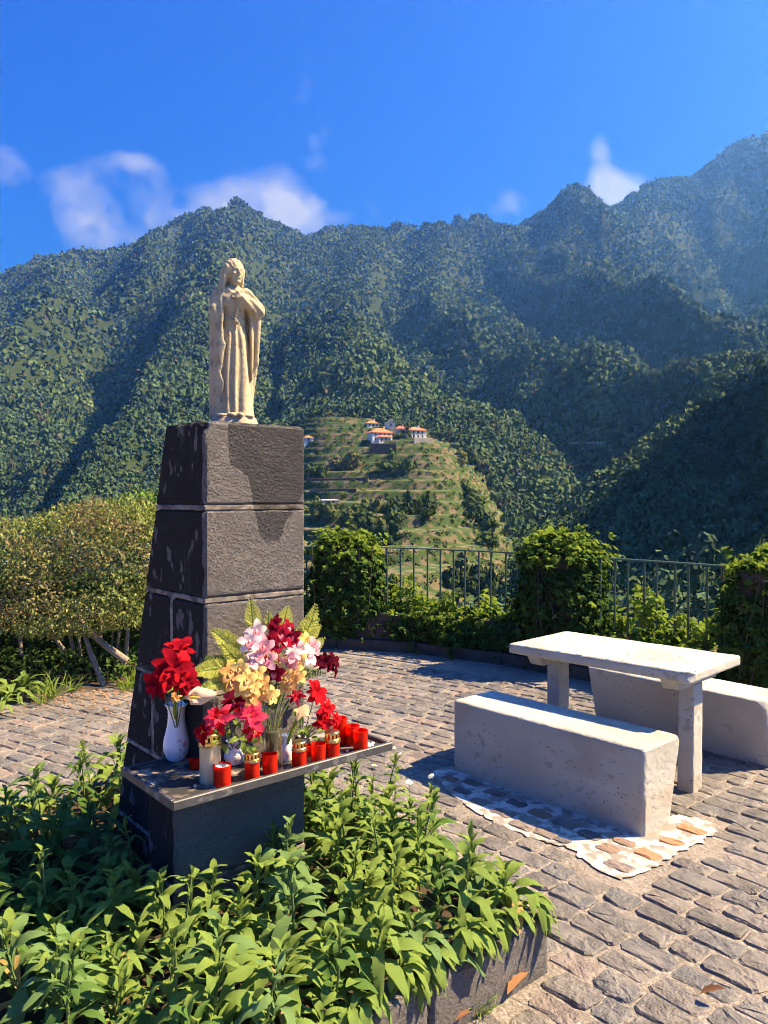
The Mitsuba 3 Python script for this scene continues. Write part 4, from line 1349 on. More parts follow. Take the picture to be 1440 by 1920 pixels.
    # feet and hem spread on the plinth
    for c, r in (((-0.022, -0.072, 0.040), (0.016, 0.018, 0.010)), ((0.012, -0.078, 0.040), (0.015, 0.018, 0.010)), ((0.05, -0.060, 0.038), (0.026, 0.016, 0.008)), ((-0.058, -0.055, 0.038), (0.024, 0.016, 0.008))):
        local(body, lambda: ell(c, r), (-0.1, -0.11, 0.0), (0.1, -0.02, 0.07), 0.008)
    v, f = surface_net(np.pad(body, 1, constant_values=1.0), V(*LO) - h, h)
    base = np.maximum(section(0.0, 0.0, 0.103 + 0.003 * np.sin(th * 5 + 1) + prof([0, 0.034], [0.004, -0.010]), 0.086 + 0.003 * np.sin(th * 7) + prof([0, 0.034], [0.004, -0.010]), 2.6), np.abs(Z - 0.016) - 0.0185)
    bv, bf = surface_net(np.pad(base[:, :, :int(0.05 / h)], 1, constant_values=1.0), V(*LO) - h, h)
    # head, turned a little to the light
    yaw = math.radians(14)
    hx, hy, hz = 0.005, -0.010, 0.604
    h2 = 0.0020
    LO2 = V(-0.085, -0.070, -0.085)
    Q = grid(LO2, (0.070, 0.085, 0.075), h2)
    HX, HY, HZ = Q[..., 0], Q[..., 1], Q[..., 2]
    head = smin(ell((0, 0.002, 0.008), (0.035, 0.041, 0.043)), ell((0, -0.011, -0.020), (0.0245, 0.029, 0.033)), 0.014)
    head = smax(head, -ell((-0.0135, -0.043, 0.004), (0.0085, 0.0085, 0.0055)), 0.005)
    head = smax(head, -ell((0.0135, -0.043, 0.004), (0.0085, 0.0085, 0.0055)), 0.005)
    for s in (-1, 1):
        head = smin(head, ell((0.0130 * s, -0.0325, 0.0032), (0.0062, 0.0052, 0.0040)), 0.0012)
        head = smin(head, cap((0.0055 * s, -0.0395, 0.0110), (0.0200 * s, -0.0340, 0.0105), 0.0026, 0.0020), 0.003)
        head = smin(head, ell((0.0165 * s, -0.0310, -0.0110), (0.0085, 0.0075, 0.0085)), 0.006)
    head = smin(head, cap((0, -0.0395, 0.0090), (0, -0.0490, -0.0085), 0.0030, 0.0052), 0.003)
    head = smin(head, cap((-0.0045, -0.0445, -0.0105), (0.0045, -0.0445, -0.0105), 0.0034, 0.0034), 0.002)
    head = smin(head, cap((-0.0070, -0.0405, -0.0205), (0.0070, -0.0405, -0.0205), 0.0022, 0.0022, (1, 1, 0.8)), 0.0015)
    head = smin(head, cap((-0.0050, -0.0405, -0.0255), (0.0050, -0.0405, -0.0255), 0.0026, 0.0026), 0.0015)
    head = smax(head, -cap((-0.0080, -0.0440, -0.0230), (0.0080, -0.0440, -0.0230), 0.0014, 0.0014), 0.0015)
    head = smin(head, ell((0, -0.0345, -0.0400), (0.0105, 0.0085, 0.0085)), 0.006)
    # long hair parted in the middle, with a veil edge
    strand = 0.0010 * np.sin(np.arctan2(HX, HZ + 0.05) * 34 + 0.5 * np.sin(HZ * 40))
    hair = ell((0, 0.010, 0.010), (0.0455, 0.047, 0.0515)) - strand
    face_hole = np.maximum(section_like(HX, HZ), HY + 0.004)
    hair = smax(hair, -face_hole, 0.006)
    fall = smin(cap((-0.038, 0.004, 0.015), (-0.058, 0.010, -0.062), 0.015, 0.014, (1, 1.5, 1)), cap((0.037, 0.006, 0.012), (0.036, 0.012, -0.058), 0.012, 0.010, (1, 1.5, 1)), 0.004)
    fall = smin(fall, cap((0, 0.034, 0.01), (0, 0.040, -0.075), 0.030, 0.034), 0.02)
    hair = smin(hair, fall - 0.0009 * np.sin(HX * 420 + 0.8 * np.sin(HZ * 50)), 0.010)
    head = smin(head, hair, 0.0025)
    head = np.maximum(head, -0.078 - HZ)
    hv, hf = surface_net(np.pad(head, 1, constant_values=1.0), LO2 - h2, h2)
    hv = hv @ rotz(yaw).T + V(hx, hy, hz)
    out = []
    for vv, ff, amp in ((*join([(v, f), (hv, hf)]), 0.0009), (bv, bf, 0.002)):
        m = trimesh.smoothing.filter_taubin(trimesh.Trimesh(vv, ff, process=False), lamb=0.5, nu=0.53, iterations=2)
        vv = np.array(m.vertices)
        n = meshkit.arrays((vv, ff), True)[2]
        out.append((vv + n * ((meshkit.fbm(vv * 75.0, 3, 4) - 0.5) * 2 * amp)[:, None], ff))
    return out


def section_like(hx, hz):
    """The face opening in the hair: an oval with a parting at the top."""
    return (np.sqrt((hx / 0.0285) ** 2 + ((hz + 0.012) / 0.047) ** 2) - 1) * 0.028 + 0.006 * np.exp(-(hx / 0.006) ** 2) * 0


def statue_color(p, n, uv):
    a = fbm(p.x * 20, p.y * 20, p.z * 15, 4)
    b = fbm(p.x * 60, p.y * 60, p.z * 28 + 9, 3)
    c = mix([0.33, 0.275, 0.165], [0.50, 0.43, 0.28], a)
    c = mix(c, [0.33, 0.22, 0.125], smoothstep(0.52, 0.68, a) * 0.5)
    c = mix(c, [0.15, 0.12, 0.095], smoothstep(0.58, 0.70, b) * 0.45)
    return mix(c, [0.20, 0.155, 0.10], smoothstep(0.66, 0.80, noise(p.x * 240, p.y * 240, p.z * 240)) * 0.5)


mat('statue_stone', bump(principled(proc(statue_color), 0.9, specular=0.2), lambda p, n, uv: noise(p.x * 130, p.y * 130, p.z * 130) + 0.7 * noise(p.x * 260, p.y * 260, p.z * 260), 0.0022, 5e-4))
mat('plinth_stone', principled(col(0.43, 0.315, 0.215), 0.9, specular=0.2))
(sv, sf), (bv, bf) = build_statue()
STATUE_AT = M4(rotz(math.radians(24)), ped(0.215, 0.165, 2.006), V(0.92, 0.95, 1.0))
statue = thing('stone_statue', 'weathered cream stone statue of a veiled woman with a hand at her breast', 'statue')
part(statue, 'figure', mikit.ply((sv, sf), 'statue_stone', smooth=True), STATUE_AT)
part(statue, 'plinth', mikit.ply((bv, bf), 'plinth_stone', smooth=True), STATUE_AT, label='low reddish stone plinth')
# ---------------------------------------------------------------- vases, candles and flowers on the tray
rng = np.random.default_rng(21)


def paint_leaf(name, color, trans=0.35, rough=0.5, var=0.35, scale=40.0):
    mat(name, {'type': 'principledthin', 'base_color': col(*color), 'roughness': rough, 'diff_trans': trans * 2, 'spec_trans': 0.0, 'eta': 1.4}, two=False)


paint_leaf('red_bract', [0.55, 0.012, 0.020], 0.35)
paint_leaf('dark_red_bract', [0.24, 0.006, 0.015], 0.3)
paint_leaf('pink_bract', [0.82, 0.060, 0.125], 0.38)
paint_leaf('crimson_petal', [0.27, 0.010, 0.030], 0.3)
paint_leaf('maroon_petal', [0.085, 0.006, 0.016], 0.3)
paint_leaf('white_pink_petal', [0.84, 0.68, 0.67], 0.38)
paint_leaf('rose_petal', [0.80, 0.42, 0.46], 0.35)
paint_leaf('yellow_petal', [0.78, 0.60, 0.22], 0.38)
paint_leaf('amber_petal', [0.66, 0.36, 0.12], 0.35)
paint_leaf('cream_spathe', [0.80, 0.66, 0.44], 0.3)
paint_leaf('pale_spathe', [0.70, 0.52, 0.38], 0.3)
paint_leaf('fern_green', [0.52, 0.54, 0.12], 0.45)
paint_leaf('sprig_green', [0.17, 0.25, 0.055], 0.35)
paint_leaf('stem_green', [0.13, 0.20, 0.04], 0.2)
paint_leaf('bright_green', [0.24, 0.34, 0.06], 0.4)
mat('pollen', principled(col(0.62, 0.42, 0.05), 0.7))
mat('lip_pink', principled(col(0.62, 0.16, 0.20), 0.5))
mat('lip_yellow', principled(col(0.62, 0.30, 0.10), 0.5))

TRAY_UP = V(0, 0, 1)
TOCAM = V(0.15, -0.93, 0.33)        # towards a person who stands in front of the tray


def tray_at(px, py):
    return on(px, py, TRAY_Z + 0.0005)


def near_tray(px, py, l):
    """A measured photograph pixel at l metres behind the front plane of the pedestal (l < 0 lies over the tray)."""
    d, o = ray(px, py), V(0, 0, EYE)
    n = V(L[0], L[1], 0)
    t = ((PED_F[0] * L[0] + PED_F[1] * L[1]) + l - o @ n) / (d @ n)
    return o + d * t


# -- vases
def vase_print(p, n, uv):
    """Faded pink flower transfer on the white porcelain."""
    f1 = smoothstep(0.60, 0.64, noise(p.x * 75, p.y * 75, p.z * 60 + 3))
    a = smoothstep(0.02, 0.035, (p.x - VASE_AT[0]) * 0.9 + (p.y - VASE_AT[1]) * 0.1 + 0.018)
    return mix([0.78, 0.75, 0.72], [0.50, 0.25, 0.24], f1 * a * smoothstep(0.85, 0.80, p.z) * 0.9)


VASE_AT = tray_at(331, 1424)
mat('porcelain', principled(proc(vase_print), 0.25, specular=0.5, clearcoat=0.4))
mat('white_china', principled(proc(lambda p, n, uv: mix([0.78, 0.76, 0.75], [0.62, 0.30, 0.34], smoothstep(0.64, 0.68, noise(p.x * 90, p.y * 90, p.z * 90)))), 0.25, specular=0.5, clearcoat=0.4))
mat('plain_china', principled(col(0.80, 0.79, 0.77), 0.25, specular=0.5, clearcoat=0.4))
outer = [(0.0, 0.0), (0.028, 0.0), (0.033, 0.003), (0.040, 0.016), (0.047, 0.036), (0.0495, 0.055), (0.047, 0.078), (0.041, 0.102), (0.035, 0.126), (0.0315, 0.150), (0.0305, 0.172), (0.032, 0.190), (0.037, 0.203), (0.043, 0.211), (0.0435, 0.213)]
inner = [(0.0415, 0.212), (0.035, 0.202), (0.030, 0.190), (0.0285, 0.172), (0.0295, 0.150), (0.033, 0.126), (0.039, 0.100), (0.0, 0.060)]
key = single('porcelain_vase', 'tall white porcelain vase with faded pink flower print, on the shelf beside the dark stone', 'vase', mikit.ply(lathe(outer + inner, 40), 'porcelain', smooth=50), M4(None, VASE_AT))
small = lambda s, h: [(0.0, 0.0), (0.6 * s, 0.0), (0.72 * s, 0.004), (s, 0.3 * h), (0.96 * s, 0.5 * h), (0.66 * s, 0.78 * h), (0.62 * s, 0.88 * h), (0.8 * s, h), (0.74 * s, 0.995 * h), (0.56 * s, 0.88 * h), (0.58 * s, 0.77 * h), (0.0, 0.4 * h)]
VASE2 = tray_at(440, 1432)
single('small_flowered_vase', 'small white china vase with pink flower print under the pink poinsettias', 'vase', mikit.ply(lathe(small(0.040, 0.088), 32), 'white_china', smooth=50), M4(None, VASE2))
VASE3 = tray_at(537, 1426)
single('small_white_vase', 'small plain white vase holding the right-facing cream calla', 'vase', mikit.ply(lathe(small(0.028, 0.098), 32), 'plain_china', smooth=50), M4(None, VASE3))
mat('dark_glaze', principled(col(0.015, 0.013, 0.014), 0.3, specular=0.5))
POT = tray_at(566, 1404)
single('dark_round_pot', 'small dark round pot half hidden behind the gold-lidded candles', 'pot', mikit.ply(lathe([(0.0, 0.0), (0.02, 0.0), (0.033, 0.015), (0.034, 0.032), (0.026, 0.05), (0.022, 0.053), (0.02, 0.05), (0.0, 0.03)], 28), 'dark_glaze', smooth=50), M4(None, POT))
scene['clear_glass'] = {'type': 'thindielectric', 'int_ior': 1.5}
scene['vase_water'] = {'type': 'principledthin', 'base_color': col(0.75, 0.74, 0.5), 'roughness': 0.1, 'spec_trans': 0.92, 'diff_trans': 0.3, 'eta': 1.33}
GLASS = tray_at(512, 1432)
glass_vase = thing('glass_vase', 'tall clear glass vase with water and stems under the big orchid bouquet', 'vase')
part(glass_vase, 'glass', mikit.ply(lathe([(0.0, 0.001), (0.034, 0.001), (0.036, 0.006), (0.036, 0.06), (0.035, 0.14), (0.037, 0.19), (0.043, 0.215), (0.0435, 0.217)], 36), 'clear_glass', smooth=50), M4(None, GLASS))
part(glass_vase, 'water', mikit.ply(lathe([(0.0, 0.006), (0.033, 0.006), (0.0335, 0.06), (0.0325, 0.125), (0.0, 0.125)], 28), 'vase_water', smooth=50), M4(None, GLASS))
TUMBLER = tray_at(522, 1443)
single('small_glass', 'small empty clear glass tumbler between the red cup and a gold-lidded candle', 'glass', mikit.ply(lathe([(0.0, 0.002), (0.017, 0.002), (0.019, 0.005), (0.0215, 0.062), (0.0225, 0.063)], 28), 'clear_glass', smooth=50), M4(None, TUMBLER))

# -- candles
scene['red_plastic'] = {'type': 'principledthin', 'base_color': col(0.80, 0.040, 0.014), 'roughness': 0.25, 'diff_trans': 1.1, 'spec_trans': 0.12, 'eta': 1.5}
mat('red_wax', principled(col(0.50, 0.020, 0.012), 0.5, specular=0.4))
mat('white_wax', principled(col(0.80, 0.74, 0.62), 0.5, specular=0.4, flatness=0.0))
mat('gold_lid', {'type': 'principled', 'base_color': col(0.74, 0.53, 0.20), 'roughness': 0.28, 'metallic': 1.0})
mat('soot', principled(col(0.012, 0.009, 0.008), 0.9))
mat('cream_plastic', principled(proc(lambda p, n, uv: mix([0.44, 0.32, 0.16], [0.60, 0.48, 0.29], fbm(p.x * 40, p.y * 40, p.z * 16, 2))), 0.28, specular=0.5))


def cup(px, py, r, h, label, fill=0.45, white=False, tilt=0.0, tall=False):
    c = tray_at(px, py)
    k = thing('red_candle', label, 'candle', 'red votive candles on the tray')
    m = M4(roty(tilt), c)
    rim = r * 1.04
    part(k, 'cup', mikit.ply(lathe([(0.0, 0.001), (r * 0.9, 0.001), (r * 0.97, 0.004), (r, h * 0.3), (rim, h - 0.002), (rim + 0.0008, h - 0.0005), (rim - 0.0012, h), (rim - 0.0022, h - 0.003), (r - 0.0022, h * 0.3), (r * 0.9, 0.006), (0.0, 0.005)], 32), 'red_plastic', smooth=50), m)
    part(k, 'wax', mikit.ply(lathe([(0.0, 0.006), (r * 0.88, 0.006), (r * 0.93, h * fill - 0.002), (r * 0.80, h * fill), (r * 0.25, h * fill - 0.003), (0.0, h * fill - 0.003)], 24), 'white_wax' if white else 'red_wax', smooth=40), m)
    v, f = tube([V(0, 0, h * fill - 0.004), V(0.0006, 0, h * fill + 0.003), V(0.002, 0, h * fill + 0.007)], [0.0009, 0.0009, 0.0006], 5)
    part(k, 'wick', mikit.ply((v, f), 'soot'), m)


def lid_mesh(r, h):
    """A pierced gold lid: skirt, roll, band with arched holes, domed top."""
    n = 12
    out = [lathe([(r * 1.02, 0.0), (r * 1.10, 0.001), (r * 1.13, h * 0.06), (r * 1.10, h * 0.13), (r * 1.02, h * 0.15), (r * 1.02, h * 0.22), (r * 1.09, h * 0.26), (r * 1.09, h * 0.33), (r * 1.0, h * 0.38), (r * 0.98, h * 0.42)], 48),
           lathe([(r * 0.98, h * 0.80), (r * 1.0, h * 0.84), (r * 0.99, h * 0.92), (r * 0.90, h * 0.985), (r * 0.5, h * 1.0), (0.0, h * 1.0)], 48)]
    for i in range(n):
        a0, a1 = 2 * math.pi * (i + 0.02) / n, 2 * math.pi * (i + 0.52) / n
        aa = np.linspace(a0, a1, 4)
        zb, zt = h * 0.42, h * 0.80
        rr = r * 0.98
        v = np.vstack([np.stack([rr * np.cos(aa), rr * np.sin(aa), aa * 0 + z], 1) for z in (zb, zt)] + [np.stack([(rr - 0.0008) * np.cos(aa), (rr - 0.0008) * np.sin(aa), aa * 0 + z], 1) for z in (zb, zt)])
        f = []
        for q in range(3):
            f += [[q, q + 1, 4 + q + 1], [q, 4 + q + 1, 4 + q], [8 + q, 12 + q + 1, 8 + q + 1], [8 + q, 12 + q, 12 + q + 1]]
        f += [[0, 4, 12], [0, 12, 8], [3, 11, 15], [3, 15, 7]]
        out.append((v, np.array(f)))
        # arched head of each hole
        b0, b1 = a1, 2 * math.pi * (i + 1.02) / n
        bb = np.linspace(b0, b1, 7)
        zc = zt - (zt - zb) * 0.30 * (np.abs(np.linspace(-1, 1, 7)) ** 2.2)
        v = np.vstack([np.stack([rr * np.cos(bb), rr * np.sin(bb), zc], 1), np.stack([rr * np.cos(bb), rr * np.sin(bb), bb * 0 + zt], 1)])
        f = []
        for q in range(6):
            f += [[q, q + 1, 8 + q], [q, 8 + q, 7 + q]]
        out.append((v, np.array(f)))
    return join(out)


def lidded(name, px, py, r, h, lid, label, body, wax, group=None):
    c = tray_at(px, py)
    k = thing(name, label, 'candle', group)
    m = M4(None, c)
    part(k, 'holder', mikit.ply(lathe([(0.0, 0.001), (r * 0.94, 0.001), (r, 0.005), (r, h), (r - 0.0015, h), (r - 0.0015, 0.006), (0.0, 0.005)], 36), body, smooth=50), m)
    part(k, 'wax', mikit.ply(lathe([(0.0, 0.006), (r * 0.93, 0.006), (r * 0.93, h * 0.72), (0.0, h * 0.72)], 24), wax, smooth=40), m)
    ld = part(k, 'lid', mikit.ply(lid_mesh(r, lid), 'gold_lid', smooth=40), M4(rotz(rng.uniform(0, 3)), c + V(0, 0, h)))
    return k


lidded('large_grave_candle', 394, 1466, 0.036, 0.128, 0.046, 'tall cream grave candle with a pierced gold lid, largest candle on the tray', 'cream_plastic', 'white_wax')
cup(417, 1473, 0.0285, 0.073, 'small red candle with white wax before the tall cream candle', 0.93, True)
lidded('gold_lidded_candle', 473, 1459, 0.0265, 0.060, 0.034, 'gold-lidded red candle nearest the pink poinsettias', 'red_plastic', 'red_wax', 'gold-lidded red candles on the tray')
cup(506, 1449, 0.027, 0.070, 'red candle cup between the first gold-lidded candle and the small clear glass', 0.55)
lidded('gold_lidded_candle', 561, 1436, 0.0265, 0.058, 0.036, 'gold-lidded red candle in front of the small white vase', 'red_plastic', 'red_wax', 'gold-lidded red candles on the tray')
cup(597, 1427, 0.027, 0.068, 'red candle cup between the two farther gold-lidded candles', 0.4)
lidded('gold_lidded_candle', 623, 1421, 0.029, 0.062, 0.042, 'gold-lidded red candle under the red poinsettias at the right', 'red_plastic', 'red_wax', 'gold-lidded red candles on the tray')
cup(637, 1394, 0.028, 0.105, 'taller red candle cup standing behind the poinsettias', 0.4)
cup(661, 1396, 0.0275, 0.078, 'red candle cup second from the open end of the tray', 0.6)
cup(676, 1407, 0.0285, 0.080, 'red candle cup nearest the open end of the tray', 0.55)
cup(365, 1441, 0.020, 0.036, 'low dark red candle in the shade behind the cream candle', 0.6)
cup(583, 1416, 0.021, 0.040, 'low red candle stub behind the farther cups', 0.6)
mat('white_pebble', principled(col(0.80, 0.78, 0.74), 0.6))
for i, (px, py, r) in enumerate([(690, 1397, 0.010), (696, 1399, 0.009), (691, 1401, 0.008), (699, 1395, 0.007), (651, 1409, 0.006)]):
    m = trimesh.creation.icosphere(subdivisions=2)
    v = m.vertices * (0.8 + 0.4 * meshkit.fbm(m.vertices * 1.8 + i, 2, i))[:, None] * [1, 1, 0.7]
    single('white_pebble', ['largest white pebble at the open end of the tray', 'white pebble beside the largest one', 'white pebble nearest the front rim of the tray', 'small white pebble nearest the open side rim', 'tiny white pebble between two red candle cups'][i], 'pebble', mikit.ply((v * r, m.faces), 'white_pebble', smooth=True), M4(None, tray_at(px, py) + V(0, 0, r * 0.5)), group='white pebbles on the tray')
m = trimesh.creation.icosphere(subdivisions=2)
single('small_bead', 'small round pinkish bead beside the tall cream candle', 'bead', mikit.ply((m.vertices * 0.006, m.faces), 'pale_spathe', smooth=True), M4(None, tray_at(366, 1477) + V(0, 0, 0.006)))


# -- flowers
def bract_mesh(n=5, width=0.42, droop=0.25, fold=0.25):
    return leaf_mesh(n, 1.0, width, droop, fold, 0.85, 0.06, 0.18)


BRACTS = [bract_mesh(5, w, d, f) for w, d, f in ((0.42, 0.25, 0.25), (0.36, 0.45, 0.3), (0.48, 0.1, 0.2))]
BRACT_SHAPES = {}


def bloom_dir(face, ang, lift):
    """A direction that leaves the axis `face` at the angle ang about it, lifted by `lift` radians towards it."""
    F = frame_to(face)
    return (F[:, 0] * math.cos(ang) + F[:, 1] * math.sin(ang)) * math.cos(lift) + F[:, 2] * math.sin(lift)


def place_leaf(d, up, size, at_):
    R = frames_to(np.asarray(d)[None], hint=up)[0]
    return M4(R, at_, size)


def poinsettia(center, face, size, mats, label, group, centre=True, n=(6, 6, 4), lifts=(0.02, 0.28, 0.6)):
    k = thing('poinsettia_flower', label, 'flower', group)
    face = np.asarray(face, float) / np.linalg.norm(face)
    for ring, (cnt, lift, sc) in enumerate(zip(n, lifts, (1.0, 0.82, 0.55))):
        for i in range(cnt):
            a = 2 * math.pi * (i + 0.5 * ring) / cnt + rng.normal(0, 0.14)
            d = bloom_dir(face, a, lift + rng.normal(0, 0.12))
            b = int(rng.integers(3))
            m = mats[int(rng.integers(len(mats)))]
            part(k, 'bract', shape_of(BRACT_SHAPES, b, BRACTS[b], m), place_leaf(d, face, size * sc * rng.uniform(0.8, 1.12), center + face * 0.004 * ring))
    if centre:
        beads = []
        s = trimesh.creation.icosphere(subdivisions=1)
        F = frame_to(face)
        for i in range(11):
            q = F[:, 0] * rng.normal(0, 0.0055) + F[:, 1] * rng.normal(0, 0.0055) + face * rng.uniform(0.010, 0.017)
            beads.append((s.vertices * rng.uniform(0.0018, 0.0028) + center + q, s.faces))
        part(k, 'centre', mikit.ply(join(beads), 'pollen', smooth=True))
    return k


def stem_to(k, a, b, bend=(0, 0, 0), r=0.0022, m='stem_green', name='stem'):
    a, b = np.asarray(a), np.asarray(b)
    t = np.linspace(0, 1, 7)[:, None]
    p = a * (1 - t) + b * t + np.asarray(bend) * (np.sin(np.pi * t))
    part(k, name, mikit.ply(tube(p, np.linspace(r, r * 0.8, 7), 6), m, smooth=True))


def cymbidium_parts():
    petal = leaf_mesh(6, 1.0, 0.60, 0.35, 0.18, 0.9, 0.0, 0.30)
    return petal


PETAL = cymbidium_parts()
LIP = leaf_mesh(5, 1.0, 0.75, 1.0, 0.55, 0.8, 0.0, 0.5)
PETAL_SHAPES = {}


def orchid_bloom(parent, center, face, size, m, lip, roll=0.0):
    k = part_holder(parent, 'bloom')
    face = np.asarray(face, float) / np.linalg.norm(face)
    F = frame_to(face)
    upv = np.array([0, 0, 1.0]) - face * face[2]
    upv = upv / np.linalg.norm(upv)
    side = np.cross(upv, face)
    for i, (a, sc) in enumerate(((90, 1.0), (162, 1.0), (18, 1.0), (232, 0.98), (308, 0.98))):
        a = math.radians(a + roll + rng.normal(0, 6))
        d = side * math.cos(a) + upv * math.sin(a)
        d = d * math.cos(0.28) + face * math.sin(0.28 + rng.normal(0, 0.12))
        part(k, 'petal', shape_of(PETAL_SHAPES, 0, PETAL, m), place_leaf(d, face, size * sc * rng.uniform(0.9, 1.1), center))
    d = -upv * 0.75 + face * 0.75
    part(k, 'lip', shape_of(PETAL_SHAPES, 1, LIP, lip), place_leaf(d, face, size * 0.62, center + face * 0.003))
    c = tube([center, center + face * size * 0.22 + upv * size * 0.06, center + face * size * 0.36 - upv * size * 0.04], [0.0035, 0.0040, 0.0030], 7)
    part(k, 'column', mikit.ply(c, m, smooth=True))


def part_holder(parent, name):
    key = numbered(f'{parent}__{name}')
    PLACES.add(key)
    return key


def spray_facing(spread=0.45):
    f = V(0.28, -0.88, 0.25) + rng.normal(0, spread, 3) * V(1, 0.5, 0.6)
    return f / np.linalg.norm(f)


def orchid_spray(label, blooms, m, lip, size, group=None, spread=0.4, foot=None):
    k = thing('orchid_spray', label, 'flowers', group)
    foot = GLASS + V(rng.uniform(-0.012, 0.012), rng.uniform(-0.012, 0.012), 0.02) if foot is None else foot
    neck = GLASS + V(rng.uniform(-0.015, 0.015), rng.uniform(-0.015, 0.015), 0.21)
    top = np.mean([near_tray(*b) for b in blooms], 0)
    t = np.linspace(0, 1, 9)[:, None]
    path = (1 - t) ** 2 * foot + 2 * t * (1 - t) * neck + t ** 2 * (top + V(0.0, 0.035, 0.0))
    part(k, 'stem', mikit.ply(tube(path, np.linspace(0.0032, 0.0018, 9), 6), 'stem_green', smooth=True))
    for b in blooms:
        c = near_tray(*b)
        orchid_bloom(k, c, spray_facing(spread), size * rng.uniform(1.12, 1.42), m if isinstance(m, str) else m[int(rng.integers(len(m)))], lip)
        stem_to(k, top + V(0, 0.035, 0), c, (0, 0.01, 0), 0.0012, name='stalk')
    return k


# the poinsettia bunch in the porcelain vase
V1 = VASE_AT + V(0, 0, 0.205)
grp = 'red poinsettias in the porcelain vase'
for (px, py, l, face, size, mats, label) in [(335, 1222, -0.13, (0.2, -0.5, 0.75), 0.076, ['dark_red_bract', 'dark_red_bract', 'red_bract'], 'dark red poinsettia topmost over the porcelain vase'),
                                             (326, 1253, -0.19, (0.35, -0.8, 0.45), 0.086, ['red_bract', 'dark_red_bract', 'dark_red_bract'], 'large red poinsettia in the middle of the bunch over the porcelain vase'),
                                             (346, 1278, -0.20, (0.5, -0.75, 0.35), 0.070, ['red_bract', 'dark_red_bract'], 'red poinsettia low on the right of the bunch over the porcelain vase'),
                                             (298, 1280, -0.17, (-0.45, -0.75, 0.25), 0.078, ['dark_red_bract', 'red_bract'], 'dark red poinsettia hanging at the outer side of the porcelain vase')]:
    c = near_tray(px, py, l)
    k = poinsettia(c, face, size, mats, label, grp, False, (7, 6, 5))
    stem_to(k, V1 - V(0, 0, 0.10), c, (0, 0.01, 0.0), 0.002)


def calla(center, axis, up, size, m, label, foot, flare=1.0):
    """An arum spathe: a rolled funnel whose lip flares to one side, with a spadix."""
    k = thing('calla_lily', label, 'flower')
    nu, nv = 22, 12
    u, v_ = np.meshgrid(np.linspace(-1, 1, nu) * 3.45, np.linspace(0, 1, nv), indexing='ij')
    r = size * (0.07 + 0.13 * v_ + 0.30 * flare * v_ ** 3.0 * (0.70 + 0.30 * np.cos(u)) + 0.03 * v_ ** 3 * np.sin(u * 5))
    tipw = np.exp(-(u / 0.75) ** 2)
    z = size * (v_ * (0.72 + 0.20 * np.cos(u) + 0.30 * tipw) - 0.30 * flare * v_ ** 4 * (1 - 0.9 * tipw) + 0.05 * v_ ** 3 * np.sin(u * 4.3 + 1))
    rr_ = r * (1 + 0.06 * (u / 3.45) * np.sign(1))
    p = np.stack([rr_ * np.cos(u), rr_ * np.sin(u), z], -1)
    p[..., 0] += size * 0.18 * flare * v_ ** 4
    p += (rng.normal(0, 1, 3) * 0)[None, None]
    i, j = np.meshgrid(np.arange(nu - 1), np.arange(nv - 1), indexing='ij')
    q = np.stack([i * nv + j, (i + 1) * nv + j, (i + 1) * nv + j + 1, i * nv + j + 1], -1).reshape(-1, 4)
    F = frame_to(axis, 0.0, up)
    part(k, 'spathe', mikit.ply((p.reshape(-1, 3), q), m, smooth=True), M4(F, center))
    part(k, 'spadix', mikit.ply(tube([V(0, 0, 0.1 * size), V(0.01 * size, 0, 0.4 * size), V(0.03 * size, 0, 0.72 * size)], [0.05 * size, 0.055 * size, 0.03 * size], 8), 'pollen', smooth=True), M4(F, center))
    ax = np.asarray(axis) / np.linalg.norm(axis)
    t = np.linspace(0, 1, 9)[:, None]
    path = (1 - t) ** 2 * np.asarray(foot) + 2 * t * (1 - t) * (center - ax * 0.06) + t ** 2 * (center + ax * 0.01)
    part(k, 'stem', mikit.ply(tube(path, np.linspace(0.0055, 0.0072, 9), 8), 'bright_green', smooth=True))
    return k


calla(near_tray(347, 1307, -0.22), (0.93, -0.25, 0.02), (0.1, 0.0, 1), 0.074, 'pale_spathe', 'pale wilting calla lily leaning out of the porcelain vase', VASE_AT + V(0, 0, 0.15))
k = thing('dried_bloom', 'small withered beige bloom at the mouth of the porcelain vase', 'flower')
c = near_tray(329, 1309, -0.23)
for i in range(16):
    d = bloom_dir((0.1, -0.7, 0.6), i * 2.4, rng.uniform(0.1, 1.2))
    part(k, 'petal', shape_of(BRACT_SHAPES, 1, BRACTS[1], 'amber_petal'), place_leaf(d, (0.1, -0.7, 0.6), 0.022 * rng.uniform(0.7, 1.2), c))
stem_to(k, VASE_AT + V(0, 0, 0.15), c)

# pink poinsettias in the small flowered vase
V2 = VASE2 + V(0, 0, 0.08)
grp = 'pink poinsettias over the small flowered vase'
for (px, py, l, face, size, mats, label) in [(410, 1347, -0.21, (-0.05, -0.85, 0.5), 0.062, ['pink_bract', 'pink_bract', 'red_bract'], 'bright pink poinsettia above the tall cream candle'),
                                             (470, 1343, -0.22, (0.15, -0.9, 0.42), 0.066, ['pink_bract'], 'large bright pink poinsettia in front of the glass vase'),
                                             (475, 1370, -0.225, (0.3, -0.8, 0.0), 0.052, ['pink_bract', 'pink_bract', 'red_bract'], 'pink poinsettia drooping below the large bright one'),
                                             (438, 1318, -0.16, (0.0, -0.7, 0.7), 0.060, ['dark_red_bract', 'pink_bract'], 'shaded red poinsettia behind the two bright pink ones'),
                                             (384, 1372, -0.19, (-0.5, -0.8, 0.2), 0.050, ['dark_red_bract', 'red_bract'], 'dark red poinsettia behind the lid of the tall cream candle')]:
    c = near_tray(px, py, l)
    k = poinsettia(c, face, size, mats, label, grp)
    stem_to(k, V2 - V(0, 0, 0.04), c, (0, 0.01, 0), 0.002)
